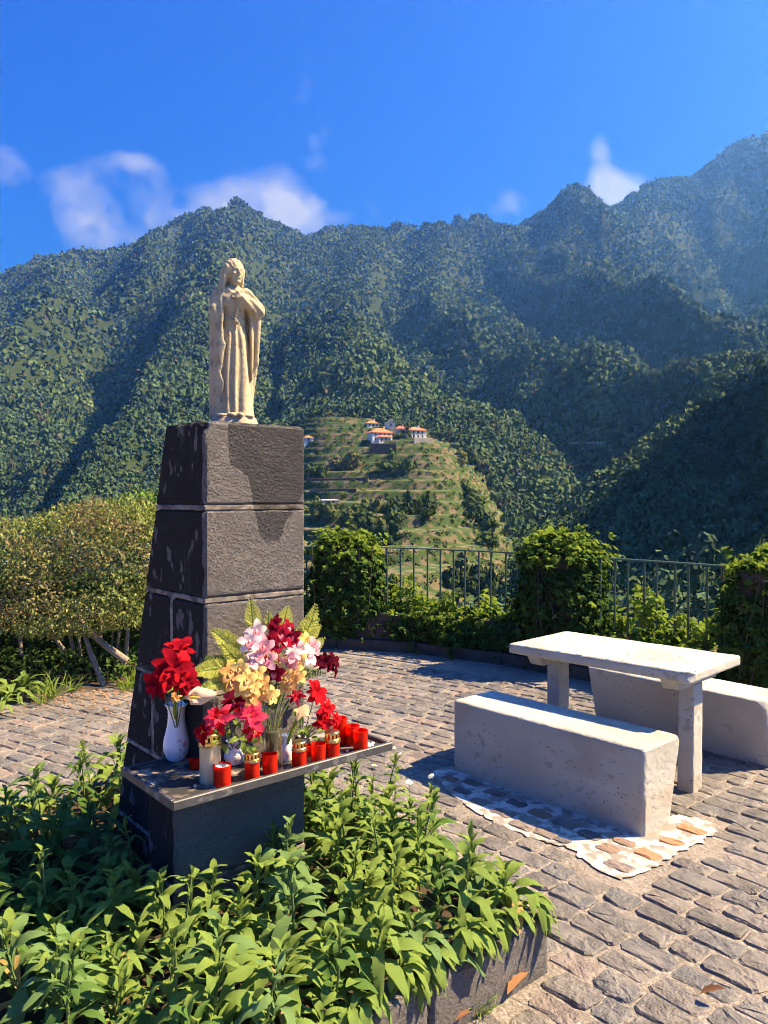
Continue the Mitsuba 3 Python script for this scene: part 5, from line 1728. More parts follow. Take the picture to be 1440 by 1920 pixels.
k = thing('poinsettia_leaf_sprig', 'pale green leaf sprig hanging over the rim of the flowered vase', 'leaves')
for px, py, d in ((456, 1398, (0.1, -0.4, -0.8)), (463, 1404, (0.5, -0.5, -0.5)), (448, 1390, (-0.6, -0.5, -0.2)), (470, 1396, (0.7, -0.4, 0.1))):
    part(k, 'leaf', shape_of(BRACT_SHAPES, 0, BRACTS[0], 'bright_green'), place_leaf(np.array(d, float), (0, -1, 0.3), 0.045, near_tray(px, py - 8, -0.225)))
stem_to(k, V2 - V(0, 0, 0.02), near_tray(456, 1392, -0.22))

# the orchid bouquet in the glass vase
orchid_spray('spray of white and pink orchids at the upper left of the bouquet', [(478, 1183, -0.17), (468, 1205, -0.18), (492, 1212, -0.19), (482, 1232, -0.18), (500, 1238, -0.2), (470, 1240, -0.17)], ['white_pink_petal', 'white_pink_petal', 'rose_petal'], 'lip_pink', 0.037, 'orchid sprays in the glass vase')
orchid_spray('spray of dark crimson orchids in the middle of the bouquet', [(520, 1168, -0.15), (538, 1176, -0.16), (525, 1190, -0.18), (545, 1192, -0.16), (512, 1200, -0.18), (533, 1206, -0.19), (514, 1180, -0.15), (546, 1210, -0.17), (507, 1222, -0.19), (516, 1262, -0.18), (524, 1250, -0.18)], 'crimson_petal', 'lip_pink', 0.033, 'orchid sprays in the glass vase', 0.6)
orchid_spray('spray of white and rose orchids at the right of the bouquet', [(586, 1214, -0.17), (576, 1228, -0.19), (548, 1228, -0.2), (542, 1240, -0.2), (560, 1220, -0.18)], ['white_pink_petal', 'rose_petal', 'white_pink_petal'], 'lip_pink', 0.038, 'orchid sprays in the glass vase')
orchid_spray('spray of golden yellow orchids hanging at the left of the bouquet', [(432, 1262, -0.19), (462, 1275, -0.22), (448, 1255, -0.2), (472, 1290, -0.22), (488, 1278, -0.2), (450, 1290, -0.2), (480, 1262, -0.2), (470, 1308, -0.21), (495, 1300, -0.2), (437, 1278, -0.2)], ['yellow_petal', 'yellow_petal', 'amber_petal'], 'lip_yellow', 0.035, 'orchid sprays in the glass vase')
orchid_spray('spray of golden yellow orchids hanging at the right of the bouquet', [(534, 1262, -0.2), (552, 1255, -0.2), (545, 1275, -0.21), (560, 1268, -0.19), (508, 1305, -0.2), (540, 1288, -0.2), (555, 1240, -0.19), (523, 1240, -0.19), (572, 1205, -0.15)], ['yellow_petal', 'amber_petal', 'yellow_petal'], 'lip_yellow', 0.034, 'orchid sprays in the glass vase')
orchid_spray('spray of maroon orchids stretching out to the right of the bouquet', [(603, 1243, -0.12), (616, 1248, -0.12), (626, 1256, -0.13), (610, 1235, -0.11), (594, 1238, -0.13), (622, 1240, -0.1)], 'maroon_petal', 'maroon_petal', 0.030, 'orchid sprays in the glass vase', 0.7)


# green sprays
def frond(label, base, tip, m, width, n=13, group='green fern sprays in the bouquet', foot=None, bend=(0, 0, 0)):
    k = thing('fern_spray', label, 'foliage', group)
    base, tip = np.asarray(base), np.asarray(tip)
    t = np.linspace(0, 1, 8)[:, None]
    path = base * (1 - t) + tip * t + np.asarray(bend) * np.sin(np.pi * t)
    if foot is not None:
        pre = np.asarray(foot) * (1 - t[:-1]) + base * t[:-1]
        part(k, 'stem', mikit.ply(tube(np.vstack([pre, path]), 0.0016, 5), 'stem_green', smooth=True))
    ax = (tip - base) / np.linalg.norm(tip - base)
    face = V(0.2, -0.9, 0.3)
    side = np.cross(ax, face)
    side /= np.linalg.norm(side)
    lv, lf = leaf_mesh(3, 1.0, 0.36, 0.2, 0.2, 0.8, 0.0, 0.15)
    for i in range(n):
        s = (i + 0.5) / n
        c = base + (tip - base) * s + np.asarray(bend) * math.sin(math.pi * s)
        w = width * (0.35 + 0.65 * math.sin(math.pi * min(1, 0.25 + 0.75 * s)) ** 0.8) * (1.15 - 0.75 * s)
        for sg in (-1, 1):
            d = side * sg * 0.75 + ax * 0.62 + face * rng.normal(0.05, 0.18)
            d /= np.linalg.norm(d)
            sub = []
            for j in range(6):
                q = (j + 1) / 6
                cc = c + d * w * q
                for s2 in (-1, 1):
                    e = np.cross(d, face) * s2 * 0.8 + d * 0.75 + face * rng.normal(0, 0.15)
                    R = frames_to(e[None], hint=face)[0]
                    sub.append((lv @ (R * w * 0.52 * (1.1 - 0.55 * q)).T + cc, lf))
            part(k, 'pinna', mikit.ply(join(sub), m, smooth=False))


G0 = GLASS + V(0, 0, 0.2)
frond('yellow-green fern spray rising highest behind the bouquet', near_tray(476, 1180, -0.12), near_tray(470, 1118, -0.10), 'fern_green', 0.034, 10, foot=G0)
frond('short yellow-green fern tip between the white and crimson orchids', near_tray(505, 1178, -0.12), near_tray(503, 1142, -0.11), 'fern_green', 0.02, 8, foot=G0)
frond('large pale fern spray at the upper right of the bouquet', near_tray(560, 1215, -0.12), near_tray(592, 1132, -0.09), 'fern_green', 0.046, 13, foot=G0, bend=(0.01, 0, 0))
frond('pale fern spray curving to the right of the bouquet', near_tray(568, 1200, -0.1), near_tray(602, 1172, -0.06), 'fern_green', 0.034, 9, foot=G0)
frond('yellow-green fern spray at the upper left of the bouquet', near_tray(452, 1235, -0.15), near_tray(396, 1180, -0.15), 'fern_green', 0.046, 13, foot=G0, bend=(0, 0, 0.01))
frond('yellow-green fern spray drooping to the left of the bouquet', near_tray(428, 1250, -0.16), near_tray(353, 1262, -0.17), 'fern_green', 0.040, 13, foot=G0)
frond('green fern spray in the shade at the left of the bouquet', near_tray(448, 1262, -0.13), near_tray(385, 1232, -0.14), 'sprig_green', 0.044, 13, foot=G0)
frond('green fern spray behind the yellow orchids', near_tray(455, 1275, -0.12), near_tray(398, 1282, -0.13), 'sprig_green', 0.044, 12, foot=G0)
frond('green fern spray low at the right under the maroon orchids', near_tray(560, 1262, -0.12), near_tray(612, 1262, -0.1), 'sprig_green', 0.024, 10, foot=G0)
frond('green fern spray behind the crimson orchids', near_tray(500, 1230, -0.10), near_tray(440, 1205, -0.10), 'sprig_green', 0.042, 11, foot=G0)

frond('bright fern spray between the yellow and white orchids at the left', near_tray(455, 1250, -0.17), near_tray(415, 1205, -0.17), 'fern_green', 0.036, 11, foot=G0)
frond('bright fern spray pushing out low at the left of the bouquet', near_tray(436, 1272, -0.17), near_tray(372, 1290, -0.18), 'fern_green', 0.032, 11, foot=G0)
frond('bright fern spray standing behind the crimson orchids', near_tray(530, 1180, -0.11), near_tray(540, 1135, -0.09), 'fern_green', 0.034, 9, foot=G0)
frond('bright fern spray at the right behind the rose orchids', near_tray(575, 1225, -0.10), near_tray(610, 1195, -0.08), 'fern_green', 0.030, 9, foot=G0)
frond('bright fern spray between crimson and yellow orchids', near_tray(500, 1245, -0.2), near_tray(520, 1225, -0.215), 'fern_green', 0.026, 8, foot=G0)

# calla and poinsettias at the right
calla(near_tray(556, 1352, -0.21), (0.42, -0.22, 0.88), (0.3, -0.2, 1), 0.088, 'cream_spathe', 'cream calla lily leaning to the right above the small white vase', VASE3 + V(0, 0, 0.05), 0.8)
V3 = POT + V(0, 0, 0.045)
grp = 'red poinsettias at the right end of the bouquet'
for (px, py, l, face, size, mats, label) in [(592, 1298, -0.16, (0.55, -0.8, 0.35), 0.058, ['red_bract'], 'bright red many-petalled bloom beside the cream calla'),
                                             (610, 1330, -0.16, (0.6, -0.75, 0.2), 0.052, ['red_bract'], 'bright red poinsettia above the cups at the right'),
                                             (604, 1352, -0.165, (0.45, -0.8, -0.1), 0.050, ['red_bract', 'dark_red_bract'], 'red poinsettia hanging just above the gold-lidded candle'),
                                             (556, 1305, -0.15, (-0.2, -0.8, 0.5), 0.040, ['pink_bract', 'dark_red_bract'], 'small pinkish red poinsettia behind the cream calla'),
                                             (628, 1350, -0.15, (0.8, -0.5, 0.1), 0.045, ['red_bract'], 'red poinsettia at the far right of the bunch')]:
    c = near_tray(px, py, l)
    k = poinsettia(c, face, size, mats, label, grp, False, (9, 8, 4) if py == 1298 else (6, 6, 4))
    stem_to(k, V3 - V(0, 0, 0.02), c, (0, 0.012, 0.0), 0.002)
k = thing('leaf_sprig', 'green leaves filling the space under the right calla lily', 'leaves')
for i in range(16):
    c = near_tray(rng.uniform(545, 615), rng.uniform(1335, 1385), -0.15)
    part(k, 'leaf', shape_of(BRACT_SHAPES, 0, BRACTS[0], 'sprig_green'), place_leaf(rng.normal(0, 1, 3) + V(0.2, -0.5, 0.1), (0, -0.6, 0.8), rng.uniform(0.035, 0.055), c))
k = thing('leaf_sprig', 'green leaves among the pink poinsettias above the flowered vase', 'leaves')
for i in range(18):
    c = near_tray(rng.uniform(395, 490), rng.uniform(1350, 1400), -0.16)
    part(k, 'leaf', shape_of(BRACT_SHAPES, 0, BRACTS[0], 'sprig_green'), place_leaf(rng.normal(0, 1, 3) + V(0.1, -0.5, -0.2), (0, -0.6, 0.8), rng.uniform(0.035, 0.055), c))
k = thing('leaf_sprig', 'green leaves behind the red poinsettias of the porcelain vase', 'leaves')
for i in range(14):
    c = near_tray(rng.uniform(300, 365), rng.uniform(1255, 1305), -0.14)
    part(k, 'leaf', shape_of(BRACT_SHAPES, 0, BRACTS[0], 'sprig_green'), place_leaf(rng.normal(0, 1, 3) + V(-0.1, -0.5, -0.1), (0, -0.6, 0.8), rng.uniform(0.035, 0.055), c))
# stems in the water of the glass vase
# ---------------------------------------------------------------- daisy plants of the bed
rng = np.random.default_rng(33)


def green_leaf(name, lo, hi, trans, rough=0.42):
    mat(name, {'type': 'principledthin', 'base_color': col(*[(a + b) / 2 for a, b in zip(lo, hi)]), 'roughness': rough, 'diff_trans': trans * 2, 'spec_trans': 0.0, 'eta': 1.45}, two=False)


green_leaf('daisy_leaf', [0.130, 0.205, 0.042], [0.215, 0.300, 0.075], 0.34, 0.27)
green_leaf('daisy_leaf_dark', [0.055, 0.115, 0.026], [0.105, 0.180, 0.045], 0.28)
green_leaf('daisy_leaf_young', [0.150, 0.225, 0.045], [0.230, 0.310, 0.070], 0.34)
green_leaf('daisy_leaf_blue', [0.095, 0.170, 0.055], [0.165, 0.255, 0.095], 0.28)
green_leaf('daisy_leaf_dry', [0.30, 0.22, 0.08], [0.42, 0.30, 0.12], 0.3)
mat('daisy_stem', principled(col(0.10, 0.15, 0.04), 0.6))
mat('daisy_white', principled(col(0.85, 0.85, 0.82), 0.6))
mat('daisy_eye', principled(col(0.65, 0.45, 0.05), 0.8))


def toothed_leaf(length_w, droop, fold, seed, twist=0.0):
    r = np.random.default_rng(seed)
    n = 11
    t = np.linspace(0, 1, n + 1)
    w = length_w * 0.47 * (0.20 + 0.80 * np.sin(np.pi * np.clip((t - 0.06) / 0.95, 0, 1) ** 1.55) ** 0.85)
    w = w * (1 + np.where((np.arange(n + 1) % 2 == 0) & (t > 0.45), 0.10, -0.03))
    w[-1] = 0.012
    y = t * (1 - 0.28 * droop * t ** 1.5)
    z = 0.20 * np.sin(np.pi * np.minimum(t * 0.9, 1)) - droop * 0.75 * t ** 2.3
    a = twist * t
    wav = 0.035 * np.sin(t * 13 + r.uniform(0, 6)) * (t > 0.25)
    rib = np.stack([0.05 * np.sin(t * 3 + r.uniform(0, 6)), y, z], 1)
    sides = []
    for s in (-1, 1):
        sides.append(rib + np.stack([s * w * np.cos(a), -0.03 * t, s * w * np.sin(a) + fold * w + s * wav * 0.5 + wav * 0.6], 1))
    v = np.vstack([rib, *sides])
    m = n + 1
    f = []
    for i in range(n):
        f += [[i, i + 1, m + i + 1], [i, m + i + 1, m + i], [i, 2 * m + i, 2 * m + i + 1], [i, 2 * m + i + 1, i + 1]]
    return v, np.array(f)


LEAVES = [toothed_leaf(0.30, 0.35, 0.30, 1), toothed_leaf(0.27, 0.75, 0.35, 2, 0.3), toothed_leaf(0.33, 0.15, 0.40, 3), toothed_leaf(0.26, 1.05, 0.25, 4, -0.4), toothed_leaf(0.29, 0.55, 0.5, 5, 0.2), toothed_leaf(0.22, 0.05, 0.55, 6)]
LEAF_SHAPES = {}
ORDINAL = ['shaded', 'sunlit', 'leafy', 'low', 'bushy', 'upright', 'spreading', 'pale']


def daisy_plant(x, y, z, height, n, size, label, lean=(0, 0), flower=0, tone=None):
    k = thing('daisy_plant', label, 'plant', 'daisy plants in the bed')
    base = V(x, y, z)
    top = base + V(lean[0], lean[1], height)
    t = np.linspace(0, 1, 6)[:, None]
    path = base * (1 - t) + top * t + V(*rng.normal(0, 0.012, 2), 0) * np.sin(np.pi * t)
    part(k, 'stem', mikit.ply(tube(path, np.linspace(0.0048, 0.0028, 6), 6), 'daisy_stem', smooth=True))
    tone = tone or ['daisy_leaf', 'daisy_leaf', 'daisy_leaf_blue', 'daisy_leaf_dark', 'daisy_leaf_young'][int(rng.integers(5))]
    a = rng.uniform(0, 6.28)
    for i in range(n):
        s = ((i + 0.3) / n) ** 0.80
        c = path[0] * (1 - s) + path[-1] * s
        a += 2.39996 + rng.normal(0, 0.25)
        up = 0.28 + 0.88 * s ** 1.8 + rng.normal(0, 0.16)
        d = V(math.cos(a) * math.cos(up), math.sin(a) * math.cos(up), math.sin(up))
        ln = size * (1.08 - 0.62 * s ** 1.6) * rng.uniform(0.8, 1.15)
        b = int(rng.choice([0, 1, 3, 4])) if s < 0.7 else int(rng.choice([0, 2, 4, 5, 5]))
        m = 'daisy_leaf_young' if s > 0.86 and rng.uniform() < 0.7 else 'daisy_leaf_dry' if s < 0.25 and rng.uniform() < 0.14 else tone
        part(k, 'leaf', shape_of(LEAF_SHAPES, b, LEAVES[b], m), M4(frames_to(d[None], hint=(0, 0, 1))[0] @ roty(rng.normal(0, 0.25)), c, ln * V(1, 1, 1)))
    for j in range(flower):
        f_top = top + V(*rng.normal(0, 0.02, 2), rng.uniform(0.03, 0.07))
        stem_to(k, top - V(0, 0, 0.02), f_top, (0, 0, 0), 0.0016, 'daisy_stem')
        daisy_head(k, f_top, V(*rng.normal(0, 0.35, 2), 1))


def daisy_head(k, c, face):
    face = face / np.linalg.norm(face)
    pv, pf = leaf_mesh(2, 1.0, 0.26, 0.15, 0.1, 0.7, 0.0, 0.4)
    out = []
    for i in range(16):
        d = bloom_dir(face, i * 2 * math.pi / 16, 0.08 + rng.normal(0, 0.08))
        out.append((pv @ (frames_to(d[None], hint=face)[0] * 0.018).T + c, pf))
    part(k, 'petals', mikit.ply(join(out), 'daisy_white'))
    s = trimesh.creation.icosphere(subdivisions=1)
    part(k, 'eye', mikit.ply((s.vertices * V(0.0055, 0.0055, 0.004) + c + face * 0.002, s.faces), 'daisy_eye', smooth=True))


def bed_spot(u, l):
    return ul(u, l)


ped_poly = Polygon([ped(-0.14, -0.02, 0)[:2], ped(PW + 0.02, -0.02, 0)[:2], ped(PW + 0.02, 0.98, 0)[:2], ped(-0.14, 0.98, 0)[:2]])
tray_poly = Polygon([ped(TU0, TL0, 0)[:2], ped(TU1, TL0, 0)[:2], ped(TU1, TL1, 0)[:2], ped(TU0, TL1, 0)[:2]])
spots = []
tries = 0
while len(spots) < 100 and tries < 9000:
    tries += 1
    u, l = rng.uniform(0.62, 2.20), rng.uniform(1.76, 4.0)
    p = ul(u, l)
    if contains_xy(ped_poly.buffer(0.03), *p):
        continue
    front = l < 2.9
    if any((p[0] - q[0]) ** 2 + (p[1] - q[1]) ** 2 < (0.140 if front else 0.150) ** 2 for q in spots):
        continue
    spots.append(p)
WHERE = ['near the bed corner', 'along the front kerb', 'before the pedestal', 'under the tray', 'in the pedestal shade', 'at the far bed side', 'along the paved bed side']
END = ['kerb corner', 'right-hand end', 'paved side', 'open end', 'kerb side', 'paved side', 'near end']
rank = {}
spots.sort(key=lambda p: -(p @ U) if p @ L < 2.3 or p @ L > 3.4 else p @ L)
for i, p in enumerate(spots):
    u, l = p @ U, p @ L
    under = contains_xy(tray_poly.buffer(0.05), *p)
    zone = 3 if under else 0 if (u > 1.9 and l < 2.1) else 1 if l < 2.0 else 4 if u < 1.2 and l > 2.3 else 5 if l > 3.4 else 6 if u > 1.8 else 2
    hgt = rng.uniform(0.13, 0.25) * (1.0 if zone in (1, 2, 3) else 1.15 if zone in (5, 6) else 0.9)
    if rng.uniform() < 0.32 and not under:
        hgt += rng.uniform(0.05, 0.14)
    if zone == 0:
        hgt *= 0.75
    if under and l < 2.45:
        hgt += 0.07
    n = int(rng.integers(17, 27))
    size = rng.uniform(0.115, 0.205)
    lab = f"{ORDINAL[int(rng.integers(len(ORDINAL)))]} daisy plant with toothed green leaves {WHERE[zone]}"
    if zone in (4,):
        lab = 'daisy plant ' + WHERE[zone]
    elif zone == 3:
        lab = 'daisy plant ' + WHERE[zone]
    else:
        lab = 'toothed-leaved daisy plant ' + WHERE[zone]
    rank[zone] = rank.get(zone, 0) + 1
    lab = f'{lab}, {ORDER[rank[zone] - 1]} from the {END[zone]}' if rank[zone] <= len(ORDER) else lab
    tone = 'daisy_leaf_young' if zone == 5 and rng.uniform() < 0.4 else None
    daisy_plant(p[0], p[1], 0.185, hgt, n, size, lab, rng.normal(0, 0.03, 2), 0, tone)
# plants that the photograph shows one by one
for px, py, z, h, n, s, fl, lab, lean in [
    (402, 1640, 0.19, 0.36, 24, 0.085, 1, 'tall daisy plant with a white flower rising before the pedestal under the tray', (0.01, 0.0)),
    (512, 1690, 0.19, 0.27, 26, 0.105, 0, 'daisy plant with stiff upright leaves right before the pedestal foot', (0.0, 0.0)),
    (78, 1760, 0.19, 0.30, 18, 0.10, 0, 'single thin daisy shoot standing out of the shade at the outer left', (0.0, 0.0)),
    (245, 1690, 0.19, 0.30, 18, 0.10, 0, 'tall budding daisy shoot in the shade beside the pedestal', (-0.02, 0.0)),
    (212, 1800, 0.19, 0.27, 30, 0.125, 0, 'big leafy daisy plant in the sun at the lower left', (0.0, 0.0)),
    (450, 1830, 0.19, 0.25, 30, 0.125, 0, 'big leafy daisy plant in the middle of the front kerb', (0.0, 0.0)),
    (760, 1640, 0.19, 0.30, 28, 0.11, 1, 'tall daisy plant with a flower bud at the paved side of the bed', (0.02, 0.0)),
    (655, 1560, 0.19, 0.30, 26, 0.105, 1, 'daisy plant with a white flower behind the open tray end', (0.02, 0.02)),
    (735, 1545, 0.19, 0.30, 26, 0.105, 2, 'daisy plant with two white flowers under the open tray end', (0.02, 0.02)),
    (690, 1580, 0.19, 0.27, 26, 0.10, 1, 'daisy plant with a small white flower at the paved edge below the tray', (0.02, 0.02)),
    (800, 1600, 0.19, 0.27, 26, 0.10, 1, 'daisy plant with a white flower nearest the far end of the near bench', (0.02, 0.02))]:
    c = on(px, py, z)
    daisy_plant(c[0], c[1], z, h, n, s, lab, lean, fl, 'daisy_leaf')
# low leaves that hang over the kerb
HS = np.concatenate([rng.permutation(15) + rng.uniform(0.1, 0.9, 15), rng.permutation(9) + rng.uniform(0.1, 0.9, 9)])
HANG = [14 - int(h) for h in HS[:15]] + [int(h) for h in HS[15:]]
for i in range(24):
    s = HS[i] / 15 if i < 15 else HS[i] / 9
    if i < 15:
        c = ul(0.85 + 1.38 * s, 1.76, 0.205 + rng.uniform(0, 0.05))
    else:
        c = ul(2.215, 1.80 + 1.3 * s, 0.205 + rng.uniform(0, 0.05))
    n = int(rng.integers(9, 14))
    k = thing('daisy_plant', f'low daisy rosette hanging over the {"front" if i < 15 else "paved-side"} kerb, {ORDER[HANG[i]]} from the bed corner', 'plant', 'rosettes over the kerb')
    a = rng.uniform(0, 6.28)
    for j in range(n):
        a += 2.4
        up = rng.uniform(-0.1, 0.9)
        d = V(math.cos(a) * math.cos(up), math.sin(a) * math.cos(up), math.sin(up)) + (V(-L[0], -L[1], 0) if i < 15 else V(U[0], U[1], 0)) * 0.65
        b = int(rng.choice([0, 1, 3, 3, 4]))
        part(k, 'leaf', shape_of(LEAF_SHAPES, b, LEAVES[b], 'daisy_leaf' if rng.uniform() < 0.8 else 'daisy_leaf_young'), M4(frames_to(d[None])[0], c, rng.uniform(0.09, 0.135)))
# undergrowth between the stems
lv, lf = LEAVES[0]
n = 500
pp = np.array([ul(u, l, 0.19 + z) for u, l, z in zip(rng.uniform(0.60, 2.2, n), rng.uniform(1.76, 4.02, n), rng.uniform(-0.01, 0.09, n))])
pp = pp[~contains_xy(ped_poly, pp[:, 0], pp[:, 1])]
d = rng.normal(0, 1, (len(pp), 3)) + V(0, 0, 0.5)
R = frames_to(d) * rng.uniform(0.04, 0.085, len(pp))[:, None, None]
single('undergrowth', 'small leaves covering the soil between the daisy plants', 'undergrowth', mikit.ply(scatter(*leaf_mesh(4, 1, 0.32, 0.5, 0.3, 0.8, 0, 0.2), R, pp), 'daisy_leaf_dark', smooth=False), kind='stuff')
# grass tuft and fallen leaves at the kerb
def tuft(c, n, h, m, label, spread=0.6, group=None, wid=0.05):
    out = []
    bv, bf = leaf_mesh(4, 1.0, wid, 0.5, 0.3, 0.8, 0.0, 0.5)
    for i in range(n):
        d = V(rng.normal(0, spread), rng.normal(0, spread), 1)
        out.append((bv @ (frames_to(d[None], hint=V(*rng.normal(0, 1, 3)))[0] * h * rng.uniform(0.6, 1.2)).T + c + V(*rng.normal(0, 0.012, 2), 0), bf))
    return single('grass_tuft', label, 'grass tuft', mikit.ply(join(out), m), group=group)


tuft(on(897, 1905), 46, 0.085, 'daisy_leaf_young', 'small bright grass tuft growing at the foot of the bed kerb')
tuft(on(1275, 1702), 9, 0.03, 'daisy_leaf_young', 'tiny green weed sprouting between the setts')
mat('dead_leaf', {'type': 'principledthin', 'base_color': col(0.42, 0.22, 0.10), 'roughness': 0.6, 'diff_trans': 0.4, 'eta': 1.4}, two=False)
for px, py, ln, ang, lab in [(973, 1856, 0.105, 0.55, 'dry orange leaf lying on the setts at the corner of the bed'), (1338, 1869, 0.085, -0.35, 'dry orange leaf lying on the setts near the lower picture edge'), (840, 1848, 0.08, 1.9, 'yellow-brown dead leaf hanging at the bed kerb'), (868, 1916, 0.07, 0.2, 'brown dead leaf at the foot of the kerb'), (835, 1913, 0.05, 2.2, 'small reddish dead leaf at the foot of the kerb')]:
    c = on(px, py, 0.03)
    single('fallen_leaf', lab, 'leaf', mikit.ply(leaf_mesh(8, ln * 0.85, ln * 0.34, -0.55, 1.1, 0.8, 0.12, 0.05), 'dead_leaf', smooth=False), M4(rotz(ang - math.pi / 2) @ rotx(0.1), c - rotz(ang - math.pi / 2) @ V(0, ln / 2, 0)))
# ---------------------------------------------------------------- wall, railings, creeper, shrub
rng = np.random.default_rng(44)
mat('wall_stone', principled(proc(lambda p, n, uv: mix([0.055, 0.045, 0.038], [0.13, 0.105, 0.085], fbm(p.x * 12, p.y * 12, p.z * 12, 3))), 0.9, specular=0.15))
wall = thing('low_wall', 'low dark stone wall curving round the edge of the court under the creeper', 'wall')
cuts = np.linspace(0.3, WALL_LEN - 0.3, 22)
for a, b in zip(cuts, cuts[1:]):
    c = []
    for z in (-0.3, 0.42):
        for s, o in ((a + 0.004, -0.15), (b - 0.004, -0.15), (b - 0.004, 0.15), (a + 0.004, 0.15)):
            c.append(V(*wall_at(s, o), z))
    part(wall, 'block', mikit.ply(flip_if_needed(*rough_block(c, 0.06, 0.02, 0.010, 7, int(a * 10))), 'wall_stone', smooth=35))
    c = [V(*wall_at(s, o), z) for z in (-0.02, 0.12) for s, o in ((a, -0.24), (b, -0.24), (b, -0.1505), (a, -0.1505))]
    part(wall, 'plinth', mikit.ply(flip_if_needed(*rough_block(c, 0.08, 0.015, 0.006, 7, int(a * 10))), 'wall_stone', smooth=35))

mat('rail_paint', principled(proc(lambda p, n, uv: mix([0.045, 0.09, 0.06], [0.16, 0.085, 0.045], smoothstep(0.64, 0.74, fbm(p.x * 40, p.y * 40, p.z * 30, 2)) * 0.8)), 0.38, specular=0.5))
RAIL_Z = 1.15


def railing(label, px_bars, s0, s1, heavy=()):
    k = thing('railing', label, 'railing')
    ss_ = np.linspace(s0, s1, 14)
    p = wall_at(ss_)
    t = np.gradient(p, axis=0)
    t /= np.linalg.norm(t, axis=1, keepdims=True)
    n = np.stack([-t[:, 1], t[:, 0]], 1)
    w, hh = 0.021, 0.008
    ring = [(-w, -hh), (-w, hh - 0.004), (-w + 0.006, hh), (w - 0.006, hh), (w, hh - 0.004), (w, -hh)]
    v = np.vstack([np.column_stack([p + n * a, np.full(len(p), RAIL_Z + b)]) for a, b in ring]).reshape(6, len(p), 3).transpose(1, 0, 2).reshape(-1, 3)
    i, j = np.meshgrid(np.arange(len(p) - 1), np.arange(6), indexing='ij')
    q = np.stack([i * 6 + j, i * 6 + (j + 1) % 6, (i + 1) * 6 + (j + 1) % 6, (i + 1) * 6 + j], -1).reshape(-1, 4)
    f = np.vstack([q[:, [0, 1, 2]], q[:, [0, 2, 3]], [[0, 5, 4], [0, 4, 3], [0, 3, 2], [0, 2, 1]], np.array([[0, 4, 5], [0, 3, 4], [0, 2, 3], [0, 1, 2]]) + 6 * (len(p) - 1)])
    part(k, 'handrail', mikit.ply(flip_if_needed(v, f), 'rail_paint'))
    for m, px in enumerate(px_bars):
        s = wall_s(px)
        c = wall_at(s)
        r = 0.0135 if m in heavy else 0.0105
        part(k, 'baluster', mikit.ply(tube([V(*c, 0.38), V(*(c + rng.normal(0, 0.002, 2)), 0.8), V(*c, RAIL_Z - 0.009)], r, 8), 'rail_paint', smooth=40))


railing('green iron railing between the two creeper-covered pillars', [725, 751, 776, 801.5, 825.5, 850, 872.5, 898, 921.5, 949, 972], wall_s(705), wall_s(990), (0, 10))
railing('green iron railing right of the middle creeper-covered pillar', [1126, 1154, 1178, 1208, 1233, 1266, 1292, 1326, 1355], wall_s(1110), wall_s(1385), (0, 8))
railing('short end of green iron railing beside the pedestal', [545, 560, 574], wall_s(480), wall_s(600))

# -- creeper
leaf3 = []
for a, s in ((0, 1.0), (0.85, 0.85), (-0.85, 0.85)):
    v, f = leaf_mesh(2, s, 0.44, 0.35, 0.25, 0.8, 0.0, 0.2)
    leaf3.append((v @ rotz(a).T, f))
CREEPER = join(leaf3)
green_leaf('creeper_leaf', [0.028, 0.060, 0.013], [0.062, 0.108, 0.024], 0.14, 0.4)  # darkened: shade of the pillar fronts is put into this colour
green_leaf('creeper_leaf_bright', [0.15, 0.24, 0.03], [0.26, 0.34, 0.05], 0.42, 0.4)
mat('creeper_stem', principled(col(0.07, 0.05, 0.035), 0.9))


def leaves_on(points, normals, sizes, mesh, droop=0.5, jitter=0.45):
    """Leaves that hang from points on a surface with these outward normals."""
    n = len(points)
    d = normals * 0.55 + V(0, 0, -droop) + rng.normal(0, jitter, (n, 3))
    up = normals * 0.9 + V(0, 0, 0.6) + rng.normal(0, 0.35, (n, 3))
    R = frames_to(d, hint=up) * np.asarray(sizes)[:, None, None]
    return scatter(*mesh, R, points)


def lumpy_box_points(n, s0, s1, o0, o1, z0, z1, amp, seed):
    """Random points and normals on a lumpy overgrown mass along the wall line."""
    u = rng.uniform(-1, 1, (n * 2, 3))
    # superellipsoid direction
    d = rng.normal(0, 1, (n * 2, 3))
    d /= np.linalg.norm(d, axis=1, keepdims=True)
    e = 3.2
    r = 1 / (np.abs(d) ** e).sum(1) ** (1 / e)
    q = d * r[:, None]
    keep = q[:, 2] > -0.98
    q, d = q[keep][:n], d[keep][:n]
    g = np.sign(q) * np.abs(q) ** (e - 1)
    g /= np.linalg.norm(g, axis=1, keepdims=True)
    sm_, so, sz = (s0 + s1) / 2, (o0 + o1) / 2, (z0 + z1) / 2
    s = sm_ + q[:, 0] * (s1 - s0) / 2
    o = so + q[:, 1] * (o1 - o0) / 2
    z = sz + q[:, 2] * (z1 - z0) / 2
    p2, t = wall_curve(s), wall_curve(s, 1)
    t = t / np.linalg.norm(t, axis=1, keepdims=True)
    nn = np.stack([-t[:, 1], t[:, 0]], 1)
    p = np.column_stack([p2 + nn * o[:, None], z])
    nrm = np.column_stack([t * g[:, :1] + nn * g[:, 1:2], g[:, 2]])
    lump = meshkit.fbm(p * 4.5 + seed, 3, seed) - 0.45
    lump2 = meshkit.fbm(p * 14 + seed, 2, seed + 3) - 0.5
    p = p + nrm * (lump * amp * 2 + lump2 * amp * 0.9 - rng.uniform(0, 0.06, len(p)))[:, None]
    return p, nrm


